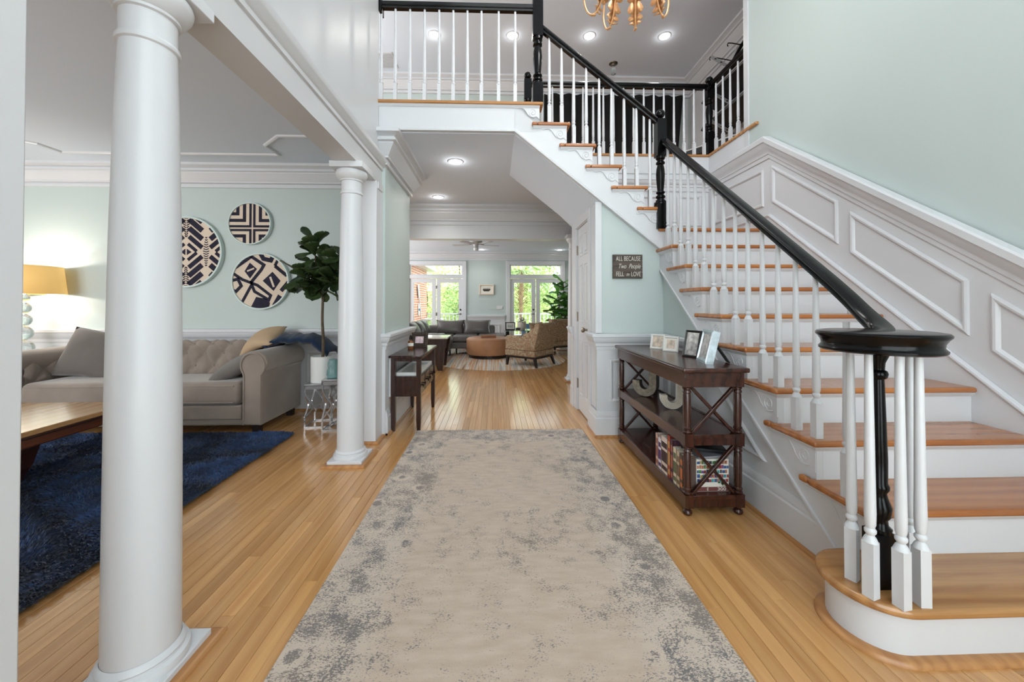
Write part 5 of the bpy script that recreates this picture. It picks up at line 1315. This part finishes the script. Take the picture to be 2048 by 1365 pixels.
# art, switch plate, vent
ar = thing('framed_art', 'small cream framed picture of a rowing boat crew on the far teal wall', 'picture', (-.235,10.49,1.58))
MB().frame([(-.205,-.01,-.14),(.205,-.01,-.14),(.205,-.01,.14),(-.205,-.01,.14)], (0,-1,0), [(0,-.01),(0,.022),(.02,.026),(.03,.018),(.03,.008)]).build('frame', 'cream', ar)
MB().box(-.18,.18,-.014,-.008,-.115,.115).build('mount', 'paper', ar)
bt_ = MB().prism([(-.11,.02),(-.10,-.02),(-.07,-.045),(.06,-.045),(.10,-.02),(.115,.02),(.06,.012),(-.06,.012)], 'Y', -.0155, -.0135)
for k in range(7): bt_.prism([(-.085+k*.027,.01),(-.067+k*.027,.01),(-.070+k*.027,.038),(-.082+k*.027,.038)], 'Y', -.0155, -.0135)
bt_.build('boat_print', mat('dark_boat_print', (56,50,40), .8), ar)
MB().box(-.12,.12,-.0155,-.0135,.05,.056).build('caption_line', mat('sepia_line', (120,108,90), .8), ar)
sw = thing('switch_plate', 'wide white switch plate on the far teal wall right of the picture', 'switch', (.13,10.496,1.08)); MB().box(-.085,.085,-.006,0,-.05,.05).build('plate', 'white', sw, bevel=.003)
for k in range(3): MB().box(-.06+k*.046,-.032+k*.046,-.010,-.0061,-.03,.03).build('rocker', 'ceramic', sw)
# ceiling fan
cf = thing('ceiling_fan', 'grey white five blade ceiling fan in the living room', 'ceiling fan', (-.41,8.1,2.62))
MB().lathe([(.12,0),(.13,-.03),(.135,-.10),(.11,-.13),(.06,-.15),(.05,-.18),(.055,-.21),(.02,-.22)], (0,0,0), 28).build('motor', 'grout', cf, smooth=40)
for k in range(5):
    a = radians(20+72*k); b = MB().prism([(.14,-.03),(.20,-.055),(.50,-.06),(.53,-.03),(.53,.03),(.50,.06),(.20,.055),(.14,.03)], 'Z', -.155, -.147).build('blade', 'grout', cf); b.rotation_euler = (.12,0,a)
    b2_ = MB().bar((.06,0,-.14),(.18,0,-.143),.03,.012).build('blade_iron', 'nickel', cf); b2_.rotation_euler = (0,0,a)
MB().lathe([(.05,-.22),(.055,-.25),(.04,-.28),(.001,-.29)], (0,0,0), 18).build('light_bowl', 'ceramic', cf, smooth=40)
fv = thing('floor_vent', 'small brass floor register at the foot of the white cabinet', 'vent', (1.80,10.02,.0)); MB().box(-.15,.15,-.05,.05,0,.005).build('plate', 'bronze', fv)
# ------------------------------------------------------------------ garden beyond the doors
gd = struct(MB().box(-8,8,10.63,13.6,-.2,-.05).build('floor_deck', 'deck'))
hl = MB(); vs = []; fs = []
for i in range(25):
    for j in range(17):
        x = -12+i; y = 13.6+j*1.0; vs.append((x, y, -.4+.16*j+.15*sin(i*1.3+j)))
for i in range(24):
    for j in range(16): a = i*17+j; fs.append((a,a+17,a+18,a+1))
struct(hl.add(vs, fs).build('ground', 'grass', smooth=180))
bw_w = struct(MB().box(-3.2,-2.42,10.63,13.4,-.05,2.35).build('wall_outside_brick', 'brick')); tag(bw_w, 'orange red brick wall of the house wing seen through the left doors')
struct(MB().prism([(10.63,2.35),(13.9,2.35),(13.9,2.48),(10.63,2.75)], 'X', -3.4, -2.15).build('ceiling_eave', 'white'))
def rails(label, x0, x1, y):
    t = thing('deck_railing', label, 'railing', ((x0+x1)/2,y,-.05)); w = (x1-x0)/2
    MB().box(-w,w,-.04,.04,.86,.90).build('top_rail', 'white', t); MB().box(-w,w,-.02,.02,.10,.14).build('bottom_rail', 'white', t)
    n = int(2*w/.13)
    for k in range(n+1): MB().box(-w+k*.13-.015,-w+k*.13+.015,-.015,.015,.14,.86).build('spindle', 'white', t)
rails('white deck railing outside the left french doors', -2.4, -.6, 13.4); rails('white deck railing outside the right french doors', .2, 2.6, 13.4)
bp_ = MB().lathe([(.14,0),(.19,.1),(.22,.45),(.24,.62),(.20,.62),(.19,.5)], (0,0,0), 24).build('garden_pot', 'bluepot', smooth=40); bp_.location = (1.0,11.3,-.05); tag(bp_, 'tall blue glazed pot on the deck outside the right doors', 'pot')
od = thing('paddle', 'long white paddle leaning on the brick wall outside', 'paddle', (-2.36,12.1,-.05)); MB().tube([(0,.35,0),(-.02,-.25,1.45)], .018, 8).build('shaft', 'white', od, smooth=60); MB().obox((-.02,-.32,1.62),(.03,.16,.42),Matrix.Rotation(.35,4,'X')).build('blade', 'white', od, bevel=.03)
wf = thing('wall_fish', 'white and blue fish ornament hanging on the outside brick wall', 'ornament', (-2.40,11.9,1.0)); MB().sphere((0,0,0), .11, 14, 8, 1.9).build('body', 'ceramic', wf, smooth=60); wf.scale = (.25,.8,1); MB().prism([(-.10,-.02),(.10,-.05),(.12,.02),(-.10,.04)], 'X', .09, .12).build('stripe', mat('blue_stripe',(50,110,150),.5), wf)
ogt = thing('garden_table', 'small white table on the deck by the brick wall', 'table', (-2.05,12.6,-.05)); MB().box(-.3,.3,-.3,.3,.70,.74).build('tabletop', 'white', ogt)
for sx in (-1,1):
    for sy in (-1,1): MB().box(sx*.26-.02,sx*.26+.02,sy*.26-.02,sy*.26+.02,0,.70).build('leg', 'white', ogt)
def cloud(name, label, x, y, z, rx, rz_, n, s, m, trunk=True, seed=0):
    rd = random.Random(seed); t = thing(name, label, 'tree' if name == 'tree' else 'shrub', (x,y,z)); b = MB(); n = int(n*2.6); s *= .6
    for k in range(n):
        u = rd.uniform(-1,1); a = rd.uniform(0,2*pi); q = sqrt(1-u*u); r = rd.uniform(.55,1)*(1+.18*sin(5*a+seed)+.15*sin(7*u+a))
        c = Vector((rx*r*q*cos(a), rx*.8*r*q*sin(a), rz_*(1+r*u))); ss = s*rd.uniform(.6,1.4); th = rd.uniform(0,6.28); ph = rd.uniform(-1,1)
        e1 = Vector((cos(th),sin(th),ph*.6))*ss; e2 = Vector((-sin(th)*.5,cos(th)*.5,.6))*ss
        b.add([c-e1,c-e2*.5,c+e1,c+e2*.5], [(0,1,2,3)])
    o = b.build('foliage', m, t); o['kind'] = 'stuff'
    if trunk: MB().tube([(0,0,-.3),(.05,0,rz_*.7),(0,.05,rz_*1.2)], [.09,.07,.03], 8).build('trunk', 'bark', t, smooth=60)
spec = [('tree','pale green tree behind the deck at the far left of the garden',-3.4,18.5,.2,1.6,1.7,1500,.11,'greenpale'),('tree','light green tree on the slope seen through the left transom',-2.0,21,.8,2.0,2.2,1700,.13,'greenpale'),('tree','mid green tree standing behind the left door glass',-1.4,17,.1,1.0,1.1,1100,.09,'green'),
        ('shrub','low round shrub below the left garden trees',-2.6,15.2,-.3,.7,.5,700,.07,'green'),('shrub','low shrub on the slope between the two doors',-.8,15.6,-.2,.7,.5,700,.07,'green'),
        ('tree','bright tree on the slope behind the palm',1.2,19,.4,1.5,1.5,1500,.12,'greenpale'),('tree','leafy tree at the right end of the garden',3.3,18,.2,1.7,1.9,1600,.12,'green'),('tree','tall pale tree filling the right transom',1.9,23,1.2,2.4,2.4,1700,.15,'greenpale'),
        ('shrub','low shrub at the foot of the palm',1.5,15.3,-.3,.8,.5,700,.07,'greenpale'),('shrub','shrub at the right behind the deck railing',2.6,15.0,-.3,.7,.6,700,.07,'green'),('tree','small tree between the two pairs of doors in the garden',0,20,.6,1.4,1.8,1300,.12,'green')]
for i, s_ in enumerate(spec): cloud(*s_, trunk=s_[0] == 'tree', seed=i)
pm_ = thing('palm_tree', 'palm tree with shaggy trunk outside the right french doors', 'palm', (.98,14.2,-.3))
MB().tube([(0,0,0),(.02,0,.9),(.0,0,1.6),(.03,0,2.7)], [.06,.055,.085,.10], 10).build('trunk', 'palmtrunk', pm_, smooth=60)
pr2 = random.Random(8); bts = MB()
for k in range(40):
    a = k*2.4; z = 1.3+k*.036; d = Vector((cos(a),sin(a),0)); bts.bar(d*.09+Vector((0,0,z)), d*.24+Vector((0,0,z+.13)), .035, .015)
bts.build('frond_stubs', 'palmtrunk', pm_)['kind'] = 'stuff'
for k in range(26):
    a = k*2.4+.3; el = pr2.uniform(-.7,1.1); ln = pr2.uniform(.9,1.3); b = MB(); d = Vector((cos(a),sin(a),0)); side = Vector((-sin(a),cos(a),0))
    ctr = [Vector((0,0,2.75))+d*ln*t+Vector((0,0,el*t*.8-.9*t*t*.8)) for t in (0,.25,.5,.7,.85,1)]
    b.tube(ctr[:4], .014, 5)
    for i in range(15):
        t = .35+.6*i/14; c = ctr[2].lerp(ctr[4], (t-.35)/.6)
        for s in (1,-1):
            e = c+side*s*.42*(1-.3*t)+d*.22+Vector((0,0,-.16)); b.add([c-d*.012,c+d*.012,e], [(0,1,2)])
    b.build('frond', 'palm', pm_)
